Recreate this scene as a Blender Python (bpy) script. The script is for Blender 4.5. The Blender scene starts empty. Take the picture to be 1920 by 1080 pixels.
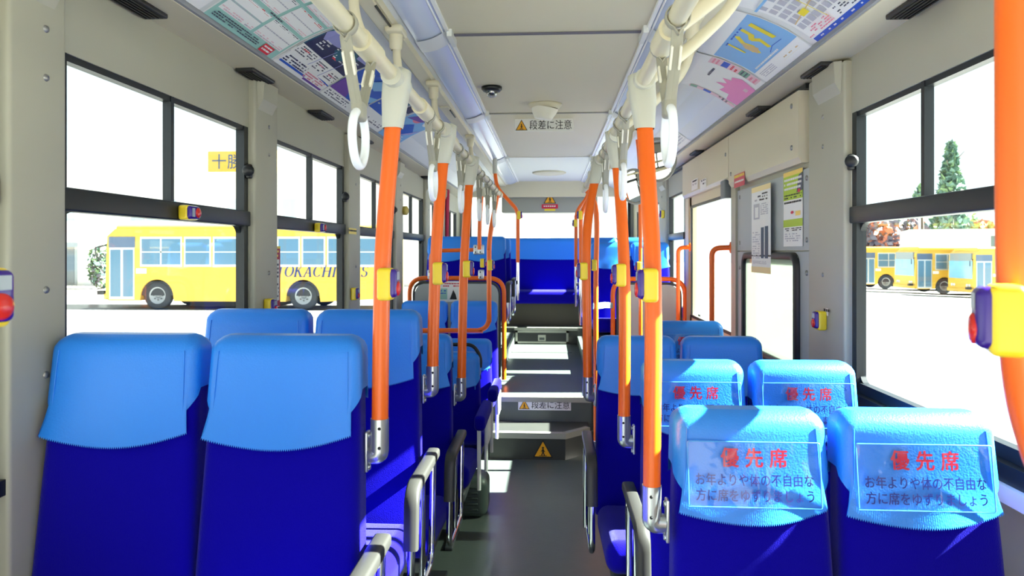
import bpy, math, random
from mathutils import Vector, Matrix
random.seed(7)
sc = bpy.context.scene
COL = sc.collection
PI = math.pi
# ------------------------------------------------------------------ camera, sky, sun, exposure
H = 1.45                       # camera height above the low floor
FPX = 1280.0                   # focal length in pixels of a 1920-wide frame (24 mm lens)
YAW = math.atan(73 / 1280.0)
cam_d = bpy.data.cameras.new('camera')
cam_d.lens = 24.0
cam_d.sensor_width = 36.0
cam_d.shift_y = -68 / 1920.0
cam_d.clip_start = 0.02
cam_d.clip_end = 400
cam_d.dof.use_dof = True
cam_d.dof.focus_distance = 2.3
cam_d.dof.aperture_fstop = 7.0
cam = bpy.data.objects.new('camera', cam_d)
COL.objects.link(cam)
cam.location = (0, 0, H)
cam.rotation_euler = (PI / 2, 0, YAW)
sc.camera = cam

world = bpy.data.worlds.new('sky')
sc.world = world
world.use_nodes = True
wn = world.node_tree
bg = wn.nodes['Background']
bg.inputs[0].default_value = (0.88, 0.95, 1.0, 1)
bg.inputs[1].default_value = 1.9

sun_d = bpy.data.lights.new('sun', 'SUN')
sun_d.energy = 120.0
sun_d.angle = 0.009
sun_d.color = (1.0, 0.965, 0.90)
sun = bpy.data.objects.new('sun', sun_d)
COL.objects.link(sun)
to_sun = Vector((0.80, 0.045, 0.57)).normalized()
sun.rotation_euler = to_sun.to_track_quat('Z', 'Y').to_euler()
sun.location = (8, -4, 12)

sc.view_settings.view_transform = 'Standard'
sc.view_settings.look = 'None'
sc.view_settings.gamma = 1.0
sc.view_settings.use_curve_mapping = False
sc.view_settings.exposure = -0.12
sc.cycles.max_bounces = 10
sc.cycles.diffuse_bounces = 6
sc.cycles.glossy_bounces = 4
sc.cycles.transparent_max_bounces = 16
sc.cycles.sample_clamp_indirect = 6.0
sc.cycles.use_denoising = True

# ------------------------------------------------------------------ measuring helpers (photo point -> place in the bus)
def ray(px, py):
    u = (px - 960) / FPX
    return (-math.sin(YAW) + u * math.cos(YAW), math.cos(YAW) + u * math.sin(YAW), (472 - py) / FPX)
def at(px, py, Y):
    d = ray(px, py); s = Y / d[1]
    return Vector((d[0] * s, Y, H + d[2] * s))
def atX(px, py, X):
    d = ray(px, py); s = X / d[0]
    return Vector((X, d[1] * s, H + d[2] * s))
def atS(px, py, s):
    d = ray(px, py)
    return Vector((d[0] * s, d[1] * s, H + d[2] * s))

# ------------------------------------------------------------------ materials
def lin(c):
    c = c / 255.0
    return c / 12.92 if c <= 0.04045 else ((c + 0.055) / 1.055) ** 2.4
MATS = {}
def mat(name, rgb, rough=0.5, metal=0.0, bump=0.0, bscale=80.0, vary=0.0, vscale=6.0, spec=0.5, sheen=0.0, coat=0.0, emit=None):
    if name in MATS:
        return MATS[name]
    m = bpy.data.materials.new(name)
    m.use_nodes = True
    nt = m.node_tree
    p = nt.nodes['Principled BSDF']
    col = (lin(rgb[0]), lin(rgb[1]), lin(rgb[2]), 1)
    p.inputs['Base Color'].default_value = col
    p.inputs['Roughness'].default_value = rough
    p.inputs['Metallic'].default_value = metal
    p.inputs['Specular IOR Level'].default_value = spec
    if sheen:
        p.inputs['Sheen Weight'].default_value = sheen
        p.inputs['Sheen Roughness'].default_value = 0.4
        p.inputs['Sheen Tint'].default_value = (0.75, 0.75, 1, 1)
    if coat:
        p.inputs['Coat Weight'].default_value = coat
        p.inputs['Coat Roughness'].default_value = 0.12
    tc = None
    if bump or vary:
        tc = nt.nodes.new('ShaderNodeTexCoord')
    if vary:
        n = nt.nodes.new('ShaderNodeTexNoise')
        n.inputs['Scale'].default_value = vscale
        n.inputs['Detail'].default_value = 5
        nt.links.new(tc.outputs['Object'], n.inputs['Vector'])
        mx = nt.nodes.new('ShaderNodeMix'); mx.data_type = 'RGBA'
        mx.inputs['A'].default_value = tuple(c * (1 - vary) for c in col[:3]) + (1,)
        mx.inputs['B'].default_value = tuple(min(1, c * (1 + vary)) for c in col[:3]) + (1,)
        nt.links.new(n.outputs['Fac'], mx.inputs['Factor'])
        nt.links.new(mx.outputs['Result'], p.inputs['Base Color'])
    if bump:
        n2 = nt.nodes.new('ShaderNodeTexNoise')
        n2.inputs['Scale'].default_value = bscale
        n2.inputs['Detail'].default_value = 4
        nt.links.new(tc.outputs['Object'], n2.inputs['Vector'])
        b = nt.nodes.new('ShaderNodeBump')
        b.inputs['Strength'].default_value = bump
        b.inputs['Distance'].default_value = 0.01
        nt.links.new(n2.outputs['Fac'], b.inputs['Height'])
        nt.links.new(b.outputs['Normal'], p.inputs['Normal'])
    if emit:
        p.inputs['Emission Color'].default_value = (lin(emit[0]), lin(emit[1]), lin(emit[2]), 1)
        p.inputs['Emission Strength'].default_value = emit[3]
    MATS[name] = m
    return m
def glass(name, tint, gloss=0.07, rough=0.02, haze=0.0, bump=0.0, bscale=20.0):
    if name in MATS:
        return MATS[name]
    m = bpy.data.materials.new(name); m.use_nodes = True
    nt = m.node_tree
    for n in list(nt.nodes): nt.nodes.remove(n)
    out = nt.nodes.new('ShaderNodeOutputMaterial')
    tr = nt.nodes.new('ShaderNodeBsdfTransparent'); tr.inputs[0].default_value = tint + (1,)
    gl = nt.nodes.new('ShaderNodeBsdfGlossy'); gl.inputs['Roughness'].default_value = rough
    gl.inputs[0].default_value = (1, 1, 1, 1)
    mx = nt.nodes.new('ShaderNodeMixShader'); mx.inputs[0].default_value = gloss
    nt.links.new(tr.outputs[0], mx.inputs[1]); nt.links.new(gl.outputs[0], mx.inputs[2])
    last = mx
    if haze:
        df = nt.nodes.new('ShaderNodeBsdfTranslucent'); df.inputs[0].default_value = (0.55, 0.62, 0.55, 1)
        d2 = nt.nodes.new('ShaderNodeBsdfDiffuse'); d2.inputs[0].default_value = (0.62, 0.70, 0.62, 1)
        ad = nt.nodes.new('ShaderNodeMixShader'); ad.inputs[0].default_value = 0.5
        nt.links.new(df.outputs[0], ad.inputs[1]); nt.links.new(d2.outputs[0], ad.inputs[2])
        m2 = nt.nodes.new('ShaderNodeMixShader'); m2.inputs[0].default_value = haze
        nt.links.new(mx.outputs[0], m2.inputs[1]); nt.links.new(ad.outputs[0], m2.inputs[2])
        last = m2
    if bump:
        tc = nt.nodes.new('ShaderNodeTexCoord')
        mp = nt.nodes.new('ShaderNodeMapping'); mp.inputs['Scale'].default_value = (1.6, 1, 0.7)
        nt.links.new(tc.outputs['Object'], mp.inputs[0])
        n2 = nt.nodes.new('ShaderNodeTexNoise'); n2.inputs['Scale'].default_value = bscale; n2.inputs['Detail'].default_value = 1.5
        n2.inputs['Distortion'].default_value = 1.2
        nt.links.new(mp.outputs[0], n2.inputs['Vector'])
        b = nt.nodes.new('ShaderNodeBump'); b.inputs['Strength'].default_value = bump; b.inputs['Distance'].default_value = 0.02
        nt.links.new(n2.outputs['Fac'], b.inputs['Height']); nt.links.new(b.outputs[0], gl.inputs['Normal'])
    nt.links.new(last.outputs[0], out.inputs[0])
    MATS[name] = m
    return m

VINYL = mat('light_blue_vinyl', (30, 128, 230), 0.38, bump=0.12, bscale=220, spec=0.5)
FABRIC = mat('deep_blue_fabric', (13, 5, 148), 0.95, bump=0.35, bscale=420, sheen=0.13, spec=0.05)
ORANGE = mat('orange_rail', (236, 102, 10), 0.33, spec=0.5)
BEIGE = mat('beige_plastic', (204, 196, 168), 0.45)
SLEEVE = mat('grey_sleeve', (190, 190, 178), 0.45)
SILVER = mat('cast_silver', (190, 195, 198), 0.30, metal=0.85)
CHROME = mat('chrome', (225, 228, 232), 0.10, metal=1.0)
PAD = mat('grey_pad', (46, 46, 43), 0.42)
BLACK = mat('black_rubber', (16, 18, 20), 0.45)
FRAMEB = mat('dark_window_frame', (18, 25, 30), 0.4)
WALL = mat('wall_panel', (164, 165, 150), 0.55, vary=0.04, vscale=3)
PILLAR = mat('pillar_cover', (168, 166, 148), 0.5, vary=0.04, vscale=3)
CEIL = mat('ceiling_panel', (208, 200, 174), 0.6, vary=0.03, vscale=2)
CEILW = mat('ceiling_white', (214, 216, 212), 0.4)
LAMPC = mat('lamp_cover', (196, 206, 224), 0.22, spec=0.7)
SCREW = mat('screw_head', (150, 150, 146), 0.35, metal=0.6)
FLOORM = mat('floor_vinyl', (80, 88, 84), 0.35, vary=0.12, vscale=14, bump=0.05, bscale=60)
STEPM = mat('step_dark', (52, 54, 50), 0.5, vary=0.10, vscale=10)
NOSING = mat('step_nosing', (150, 150, 138), 0.45)
STEEL = mat('brushed_steel', (176, 178, 176), 0.28, metal=0.85)
DKGREY = mat('dark_grey', (60, 64, 66), 0.5)
LGREY = mat('light_grey', (168, 174, 174), 0.5)
WHITE = mat('white_paint', (235, 236, 232), 0.4)
RINGW = mat('white_ring', (238, 242, 246), 0.25)
BELT = mat('grey_belt', (150, 148, 134), 0.6)
YELLOW = mat('yellow_plastic', (236, 206, 40), 0.35)
PURPLE = mat('purple_plastic', (50, 20, 130), 0.25)
REDB = mat('red_button', (205, 40, 30), 0.2)
RED = mat('red_ink', (196, 10, 56), 0.5)
NAVY = mat('navy_ink', (8, 36, 140), 0.5)
INK = mat('black_ink', (24, 24, 26), 0.6)
PAPER = mat('white_paper', (232, 232, 228), 0.6)
WINGLASS = glass('window_glass', (0.90, 0.95, 0.94), 0.035)
FILM = glass('clear_vinyl', (0.94, 0.97, 1.0), 0.035, 0.12, bump=0.5, bscale=9)
POCKET = glass('milky_glass', (0.20, 0.23, 0.205), 0.06, 0.05, haze=0.30)

# ------------------------------------------------------------------ mesh building helper
class MB:
    def __init__(self):
        self.v = []; self.f = []; self.m = []; self.s = []
    def add(self, verts, faces, mi=0, smooth=True):
        b = len(self.v)
        self.v += [Vector(p) for p in verts]
        for f in faces:
            self.f.append([b + i for i in f]); self.m.append(mi); self.s.append(smooth)
        return self
    def box(self, lo, hi, mi=0):
        x0, y0, z0 = lo; x1, y1, z1 = hi
        v = [(x0, y0, z0), (x1, y0, z0), (x1, y1, z0), (x0, y1, z0), (x0, y0, z1), (x1, y0, z1), (x1, y1, z1), (x0, y1, z1)]
        return self.add(v, [(0, 3, 2, 1), (4, 5, 6, 7), (0, 1, 5, 4), (1, 2, 6, 5), (2, 3, 7, 6), (3, 0, 4, 7)], mi, False)
    def rbox(self, lo, hi, r, mi=0, n=3, M=None):
        lo = Vector(lo); hi = Vector(hi); c = (lo + hi) / 2; h = (hi - lo) / 2
        r = min(r, h.x * .999, h.y * .999, h.z * .999)
        def ticks(hh):
            a = [-hh + r * i / n for i in range(n + 1)]
            return a + [-x for x in reversed(a)]
        T = [ticks(h.x), ticks(h.y), ticks(h.z)]
        key = {}; vs = []; fs = []
        def pt(q):
            k = (round(q[0], 6), round(q[1], 6), round(q[2], 6))
            if k in key: return key[k]
            inner = Vector([max(-(h[i] - r), min(h[i] - r, q[i])) for i in range(3)])
            d = Vector(q) - inner
            if d.length > 1e-9: d = d.normalized() * r
            p = c + inner + d
            if M: p = M @ p
            vs.append(p); key[k] = len(vs) - 1
            return key[k]
        for ax in range(3):
            a, b = (ax + 1) % 3, (ax + 2) % 3
            for sg in (-1, 1):
                for i in range(len(T[a]) - 1):
                    for j in range(len(T[b]) - 1):
                        idx = []
                        for (ii, jj) in ((i, j), (i + 1, j), (i + 1, j + 1), (i, j + 1)):
                            q = [0, 0, 0]; q[ax] = sg * h[ax]; q[a] = T[a][ii]; q[b] = T[b][jj]
                            idx.append(pt(q))
                        if sg < 0: idx.reverse()
                        if len(set(idx)) == 4: fs.append(idx)
        return self.add(vs, fs, mi, True)
    def tube(self, path, r, mi=0, n=12, cap=True, closed=False, sq=None):
        P = [Vector(p) for p in path]
        m = len(P)
        R = r if isinstance(r, (list, tuple)) else [r] * m
        tang = []
        for i in range(m):
            a = P[(i - 1) % m] if (i > 0 or closed) else P[i]
            b = P[(i + 1) % m] if (i < m - 1 or closed) else P[i]
            tang.append((b - a).normalized())
        ref = Vector((0, 0, 1)) if abs(tang[0].z) < .9 else Vector((1, 0, 0))
        nrm = (ref - tang[0] * ref.dot(tang[0])).normalized()
        vs = []; fs = []
        for i in range(m):
            t = tang[i]
            nrm = (nrm - t * nrm.dot(t)).normalized()
            bn = t.cross(nrm)
            for k in range(n):
                a = 2 * PI * k / n
                ca, sa = math.cos(a), math.sin(a)
                if sq:
                    e = 0.5
                    ca = math.copysign(abs(ca) ** e, ca) * sq[0]; sa = math.copysign(abs(sa) ** e, sa) * sq[1]
                    vs.append(P[i] + nrm * ca + bn * sa)
                else:
                    vs.append(P[i] + (nrm * ca + bn * sa) * R[i])
        rng = m if closed else m - 1
        for i in range(rng):
            j = (i + 1) % m
            for k in range(n):
                fs.append((i * n + k, i * n + (k + 1) % n, j * n + (k + 1) % n, j * n + k))
        self.add(vs, fs, mi, True)
        if cap and not closed:
            self.add(vs[:n], [tuple(reversed(range(n)))], mi, False)
            self.add(vs[-n:], [tuple(range(n))], mi, False)
        return self
    def cyl(self, a, b, r, mi=0, n=20, r2=None):
        return self.tube([a, b], [r, r if r2 is None else r2], mi, n)
    def lathe(self, prof, base, axis=(0, 0, 1), mi=0, n=24):
        ax = Vector(axis).normalized()
        ref = Vector((1, 0, 0)) if abs(ax.x) < .9 else Vector((0, 1, 0))
        u = (ref - ax * ref.dot(ax)).normalized(); w = ax.cross(u)
        vs = []; fs = []
        for (r, h) in prof:
            for k in range(n):
                a = 2 * PI * k / n
                vs.append(Vector(base) + ax * h + (u * math.cos(a) + w * math.sin(a)) * max(r, 1e-5))
        for i in range(len(prof) - 1):
            for k in range(n):
                fs.append((i * n + k, i * n + (k + 1) % n, (i + 1) * n + (k + 1) % n, (i + 1) * n + k))
        return self.add(vs, fs, mi, True)
    def prism(self, poly, d, mi=0):
        """poly: 3-D points in one plane; d: extrusion vector"""
        n = len(poly); d = Vector(d)
        a = [Vector(p) for p in poly]; b = [p + d for p in a]
        fs = [tuple(range(n)), tuple(range(2 * n - 1, n - 1, -1))]
        fs += [(i, i + n, (i + 1) % n + n, (i + 1) % n) for i in range(n)]
        return self.add(a + b, fs, mi, False)
    def grid(self, fn, nu, nv, mi=0, smooth=True):
        vs = [fn(i / nu, j / nv) for j in range(nv + 1) for i in range(nu + 1)]
        fs = [(j * (nu + 1) + i, j * (nu + 1) + i + 1, (j + 1) * (nu + 1) + i + 1, (j + 1) * (nu + 1) + i) for j in range(nv) for i in range(nu)]
        return self.add(vs, fs, mi, smooth)
    def mesh(self, name, mats):
        me = bpy.data.meshes.new(name)
        me.from_pydata([tuple(v) for v in self.v], [], self.f)
        for m in (mats if isinstance(mats, (list, tuple)) else [mats]):
            me.materials.append(m)
        me.polygons.foreach_set('material_index', self.m)
        me.polygons.foreach_set('use_smooth', self.s)
        me.update()
        return me
    def build(self, name, mats, parent=None, loc=None):
        return link(name, self.mesh(name, mats), parent, loc)
def link(name, me, parent=None, loc=None):
    o = bpy.data.objects.new(name, me)
    COL.objects.link(o)
    if parent: o.parent = parent
    if loc is not None: o.location = loc
    return o
def tag(o, label, cat, group=None, kind=None):
    if label: o['label'] = label
    if cat: o['category'] = cat
    if group: o['group'] = group
    if kind: o['kind'] = kind
    return o
def empty(name, label, cat, loc=(0, 0, 0), group=None, rz=0.0):
    o = bpy.data.objects.new(name, None); COL.objects.link(o)
    o.empty_display_size = 0.1
    o.location = loc; o.rotation_euler = (0, 0, rz)
    return tag(o, label, cat, group)
def struct(name, mb, mats, parent=None):
    o = mb.build(name, mats, parent)
    if parent is None: o['kind'] = 'structure'
    return o
def fillet(pts, r, n=6):
    P = [Vector(p) for p in pts]; out = [P[0]]
    for i in range(1, len(P) - 1):
        a, b, c = P[i - 1], P[i], P[i + 1]
        d1 = (a - b); d2 = (c - b)
        k = min(r, d1.length * .49, d2.length * .49)
        p1 = b + d1.normalized() * k; p2 = b + d2.normalized() * k
        for j in range(n + 1):
            t = j / n
            out.append(p1 * (1 - t) ** 2 + b * 2 * t * (1 - t) + p2 * t * t)
    out.append(P[-1])
    return out
def smooth_path(pts, n=6):
    P = [Vector(p) for p in pts]; out = []
    for i in range(len(P) - 1):
        p0 = P[max(0, i - 1)]; p1 = P[i]; p2 = P[i + 1]; p3 = P[min(len(P) - 1, i + 2)]
        for j in range(n):
            t = j / n
            out.append(0.5 * ((2 * p1) + (p2 - p0) * t + (2 * p0 - 5 * p1 + 4 * p2 - p3) * t * t + (3 * p1 - p0 - 3 * p2 + p3) * t ** 3))
    out.append(P[-1])
    return out
_TXT = {}
def text2d(body, size=1.0, shear=0.0, space=1.0, bold=0.0):
    """glyph outlines of a line of writing as flat 2-D faces, centred on x"""
    k = (body, shear, space, bold)
    if k not in _TXT:
        c = bpy.data.curves.new('line', 'FONT'); c.body = body; c.resolution_u = 3
        c.shear = shear; c.space_character = space; c.offset = bold
        o = bpy.data.objects.new('line', c); COL.objects.link(o)
        bpy.context.view_layer.update()
        me = bpy.data.meshes.new_from_object(o.evaluated_get(bpy.context.evaluated_depsgraph_get()))
        vs = [(v.co.x, v.co.y) for v in me.vertices]; fs = [list(p.vertices) for p in me.polygons]
        bpy.data.objects.remove(o); bpy.data.curves.remove(c); bpy.data.meshes.remove(me)
        x0 = min(v[0] for v in vs); x1 = max(v[0] for v in vs)
        y0 = min(v[1] for v in vs); y1 = max(v[1] for v in vs)
        _TXT[k] = ([((x - (x0 + x1) / 2), (y - (y0 + y1) / 2)) for x, y in vs], fs, x1 - x0, y1 - y0)
    vs, fs, w, h = _TXT[k]
    return vs, fs, w, h
def put_text(mb, body, cx, cy, width, fn, mi, shear=0.0, height=None, bold=0.0, space=1.0):
    """lays a line of writing, `width` wide, on the surface fn(x, y) -> 3-D point"""
    vs, fs, w, h = text2d(body, shear=shear, bold=bold, space=space)
    s = width / w; sy = s if height is None else height / h
    mb.add([fn(cx + x * s, cy + y * sy) for x, y in vs], fs, mi, False)

# flat prints on a sheet: fn(x, y, lift) gives the place on the sheet
def sheet(mb, fn, w, h, items, base_mi=0, nv=10, nu=4):
    lift = 0.0
    mb.grid(lambda a, b: fn((a - .5) * w, b * h, 0.0), nu, nv, base_mi)
    for k, it in enumerate(items):
        L = 0.0005 + 0.00012 * k
        if it[0] == 'rect':
            _, x0, y0, x1, y1, mi = it
            n = max(1, int(abs(y1 - y0) / 0.035))
            mb.grid(lambda a, b: fn(x0 + (x1 - x0) * a, y0 + (y1 - y0) * b, L), 1, n, mi)
        elif it[0] == 'poly':
            mb.add([fn(x, y, L) for x, y in it[1]], [tuple(range(len(it[1])))], it[2], False)
        elif it[0] == 'disc':
            _, cx, cy, rx, ry, mi = it
            mb.add([fn(cx + rx * math.cos(a * PI / 8), cy + ry * math.sin(a * PI / 8), L) for a in range(16)], [tuple(range(16))], mi, False)
        elif it[0] == 'line':
            _, pts, wd, mi = it
            for (ax, ay), (bx, by) in zip(pts[:-1], pts[1:]):
                dx, dy = bx - ax, by - ay; l = math.hypot(dx, dy) or 1
                nx, ny = -dy / l * wd / 2, dx / l * wd / 2
                ex, ey = dx / l * wd / 3, dy / l * wd / 3
                mb.add([fn(ax - ex + nx, ay - ey + ny, L), fn(ax - ex - nx, ay - ey - ny, L), fn(bx + ex - nx, by + ey - ny, L), fn(bx + ex + nx, by + ey + ny, L)], [(0, 1, 2, 3)], mi, False)
        elif it[0] == 'dash':
            _, x0, y0, x1, y1, rows, mi, fill = it
            rh = (y1 - y0) / rows
            for r in range(rows):
                x = x0
                while x < x1 - 0.002:
                    wd = min(random.uniform(0.006, 0.022), x1 - x)
                    if random.random() < fill:
                        yy = y0 + rh * (r + .28)
                        mb.add([fn(x, yy, L), fn(x + wd, yy, L), fn(x + wd, yy + rh * .5, L), fn(x, yy + rh * .5, L)], [(0, 1, 2, 3)], mi, False)
                    x += wd + 0.003
        elif it[0] == 'text':
            _, cx, cy, wd, body, mi = it[:6]
            put_text(mb, body, cx, cy, wd, lambda a, b: fn(a, b, L), mi, bold=(it[6] if len(it) > 6 else 0))
# ------------------------------------------------------------------ the bus shell
XL, XR = -1.216, 1.086
YN, YF = -1.7, 9.1
ZT = 2.155
# floors and steps
m = MB()
m.box((-1.30, YN, -0.05), (1.18, 4.76, 0.0)); m.box((-1.30, 4.76, -0.05), (-0.43, 5.7, 0.0)); m.box((0.30, 4.76, -0.05), (1.18, 5.55, 0.0))
struct('floor', m, FLOORM)
m = MB()
m.box((-1.30, 0.2, 0.0), (-0.42, 2.72, 0.165)); m.box((-1.30, 0.2, 0.155), (-0.415, 2.725, 0.168))
struct('floor_platform', m, FLOORM)
m = MB()   # first step with a cut corner on the right
poly = [(-0.43, 4.76), (0.10, 4.76), (0.27, 4.93), (0.27, 5.09), (-0.43, 5.09)]
m.prism([(x, y, 0.001) for x, y in poly], (0, 0, 0.185), 0)
m.prism([(-0.43, 4.745, 0.150), (0.103, 4.745, 0.150), (0.103, 4.79, 0.150), (-0.43, 4.79, 0.150)], (0, 0, 0.040), 1)
m.prism([(0.103, 4.745, 0.150), (0.28, 4.922, 0.150), (0.25, 4.953, 0.150), (0.085, 4.79, 0.150)], (0, 0, 0.040), 1)
struct('floor_first_step', m, [STEPM, NOSING])
m = MB()   # raised rear floor
m.box((-0.43, 5.09, 0.0), (0.30, 8.03, 0.364), 0)
m.box((-1.30, 5.70, 0.0), (-0.43, 8.03, 0.364), 0); m.box((0.30, 5.56, 0.0), (1.18, 8.03, 0.364), 0)
m.box((-0.43, 5.075, 0.332), (0.30, 5.13, 0.369), 1)
m.box((-1.30, 5.72, 0.364), (-0.43, 8.03, 0.50), 0); m.box((0.31, 5.58, 0.364), (1.18, 8.03, 0.46), 0)
struct('floor_raised_rear', m, [FLOORM, NOSING])
m = MB()   # rear platform with a hatch in its riser
m.box((-1.30, 8.03, 0.0), (1.18, 9.1, 0.553), 0)
m.box((-0.43, 8.015, 0.525), (0.31, 8.05, 0.558), 1)
struct('floor_rear_platform', m, [STEPM, NOSING])

# ceiling
def ceil_profile():
    left = [(-1.216, ZT), (-1.065, 2.158), (-1.06, 2.172), (-0.957, 2.236), (-0.85, 2.284), (-0.75, 2.312), (-0.655, 2.326), (-0.648, 2.288),
            (-0.64, 2.283), (-0.578, 2.283), (-0.572, 2.305), (-0.545, 2.312), (-0.43, 2.345), (-0.418, 2.35)]
    c = -0.065
    right = [(0.384, 2.35), (0.394, 2.345), (0.50, 2.312), (0.522, 2.305), (0.528, 2.283), (0.60, 2.283), (0.608, 2.288), (0.615, 2.326),
             (0.64, 2.312), (0.735, 2.284), (0.835, 2.236), (0.925, 2.172), (0.93, 2.158), (XR, ZT)]
    return left, right
LP_, RP_ = ceil_profile()
m = MB()
prof = LP_ + RP_
mats_i = []
for i in range(len(prof) - 1):
    a, b = prof[i], prof[i + 1]
    mi = 0
    if i == len(LP_) - 1: mi = 1
    if i in (8, 7, 9) or i in (len(LP_) + 3, len(LP_) + 4, len(LP_) + 5): mi = 2
    if i in (0, 1) or i >= len(prof) - 3: mi = 3
    if 2 <= i <= 5 or len(prof) - 8 <= i <= len(prof) - 4: mi = 4
    ys = [YN, 2.81, 4.43, 6.5, 8.75]
    for y0, y1 in zip(ys[:-1], ys[1:]):
        k = 5 if (mi == 1 and y0 >= 6.4) else mi
        m.add([(a[0], y0, a[1]), (b[0], y0, b[1]), (b[0], y1, b[1]), (a[0], y1, a[1])], [(0, 1, 2, 3)], k, mi == 4)
for y in (2.81, 4.43, 6.5):                      # seams across the middle panel
    m.box((-0.418, y - 0.012, 2.345), (0.384, y + 0.012, 2.349), 6 if y < 3 else (7 if y < 5 else 5))
    for x0, x1 in ((-1.055, -0.70), (0.66, 0.92)):
        pass
# roof skin and the sides above the windows
m.box((-1.34, YN, 2.47), (1.21, 9.22, 2.52), 3)
m.box((-0.418, 8.74, 2.30), (0.384, 8.80, 2.352), 5); m.box((-1.216, 8.72, 2.15), (XR, 8.80, 2.48), 3)
struct('ceiling', m, [CEILW, CEIL, BEIGE, BEIGE, CEILW, CEILW, mat('seam_dark', (96, 92, 104), .6), mat('seam_grey', (140, 138, 128), .6)])

# side walls: (pillars between the window openings)
WZ0, WZ1 = 0.95, 1.95
LW = [(-1.40, 1.43), (1.617, 2.68), (2.916, 3.956), (4.21, 5.20), (5.45, 6.45), (6.68, 7.55), (7.80, 8.75)]
RW = [(-1.40, 0.98), (1.20, 2.53), (5.62, 6.36), (6.80, 8.72)]
def side_wall(name, X, sg, wins, solid):
    """sg -1: left wall, +1: right wall; solid: stretches closed from floor to ceiling"""
    m = MB()
    o = lambda d: X + sg * d          # d > 0 is outward
    def bx(d0, d1, y0, y1, z0, z1, mi=0):
        xs = sorted((o(d0), o(d1))); m.box((xs[0], y0, z0), (xs[1], y1, z1), mi)
    bx(0.03, 0.07, YN, YF, -0.3, WZ0 - 0.0, 0) if not solid else None
    if solid:
        bx(0.03, 0.07, YN, 4.05, -0.3, WZ0, 0); bx(0.03, 0.07, 5.45, YF, -0.3, WZ0, 0)
    bx(0.0, 0.045, YN, YF, WZ1, 2.50, 1)
    edges = [YN] + [v for w in wins for v in w] + [YF]
    gaps = [(edges[i], edges[i + 1]) for i in range(0, len(edges), 2)]
    for y0, y1 in gaps:
        if solid and y0 < 4.1 < y1:
            bx(0.0, 0.045, y0, 3.03, WZ0, WZ1, 1); bx(0.0, 0.045, 3.03, 3.84, 1.43, WZ1, 1); bx(0.0, 0.045, 3.84, 4.05, WZ0, WZ1, 1); bx(0.0, 0.045, 5.45, y1, WZ0, WZ1, 1)
        else:
            bx(0.0, 0.045, y0, y1, WZ0, WZ1, 1)
    return struct(name, m, [WALL, PILLAR])
side_wall('wall_left', XL, -1, LW, False)
side_wall('wall_right', XR, 1, RW, True)
# sills and covers on the pillars
def pillar_cover(n, X, sg, y0, y1, bell=False):
    m = MB()
    xa, xb = sorted((X - sg * 0.028, X + sg * 0.02))
    m.rbox((xa, y0 + 0.004, 0.02), (xb, y1 - 0.004, ZT - 0.01), 0.010, 0, 2)
    ym = (y0 + y1) / 2
    xi = X - sg * 0.028
    # slanting haunch under the ceiling
    m.prism([(xi, y0 + 0.02, 2.145), (xi - sg * 0.026, y0 + 0.03, 2.145), (xi - sg * 0.022, y0 + 0.03, 2.07), (xi, y0 + 0.03, 2.03)], (0, (y1 - y0) * .6, 0), 0)
    for z in (0.80, 1.16, 1.36, 1.86, 1.975):
        m.lathe([(0.009, 0), (0.008, 0.003), (0.0, 0.004)], (xi, ym + 0.02, z), (-sg, 0, 0), 1, 10)
    return struct('trim_%d' % n, m, [PILLAR, SCREW])
tn = 0
for i in range(len(LW) - 1):
    tn += 1; pillar_cover(tn, XL, -1, LW[i][1], LW[i + 1][0])
tn += 1; pillar_cover(tn, XR, 1, 0.98, 1.20)
tn += 1; pillar_cover(tn, XR, 1, 2.53, 2.88)
tn += 1; pillar_cover(tn, XR, 1, 6.38, 6.78)
m = MB()
m.box((XL - 0.10, YN, 0.915), (XL + 0.02, YF, 0.95))
struct('trim_%d' % (tn + 1), m, FRAMEB)
m = MB()
m.box((XR - 0.02, YN, 0.905), (XR + 0.10, 2.9, 0.95)); m.box((XR - 0.02, 5.5, 0.915), (XR + 0.10, YF, 0.95))
m.box((XR - 0.035, YN, 0.865), (XR + 0.02, 2.53, 0.905), 1)
struct('trim_%d' % (tn + 2), m, [FRAMEB, WHITE])

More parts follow.
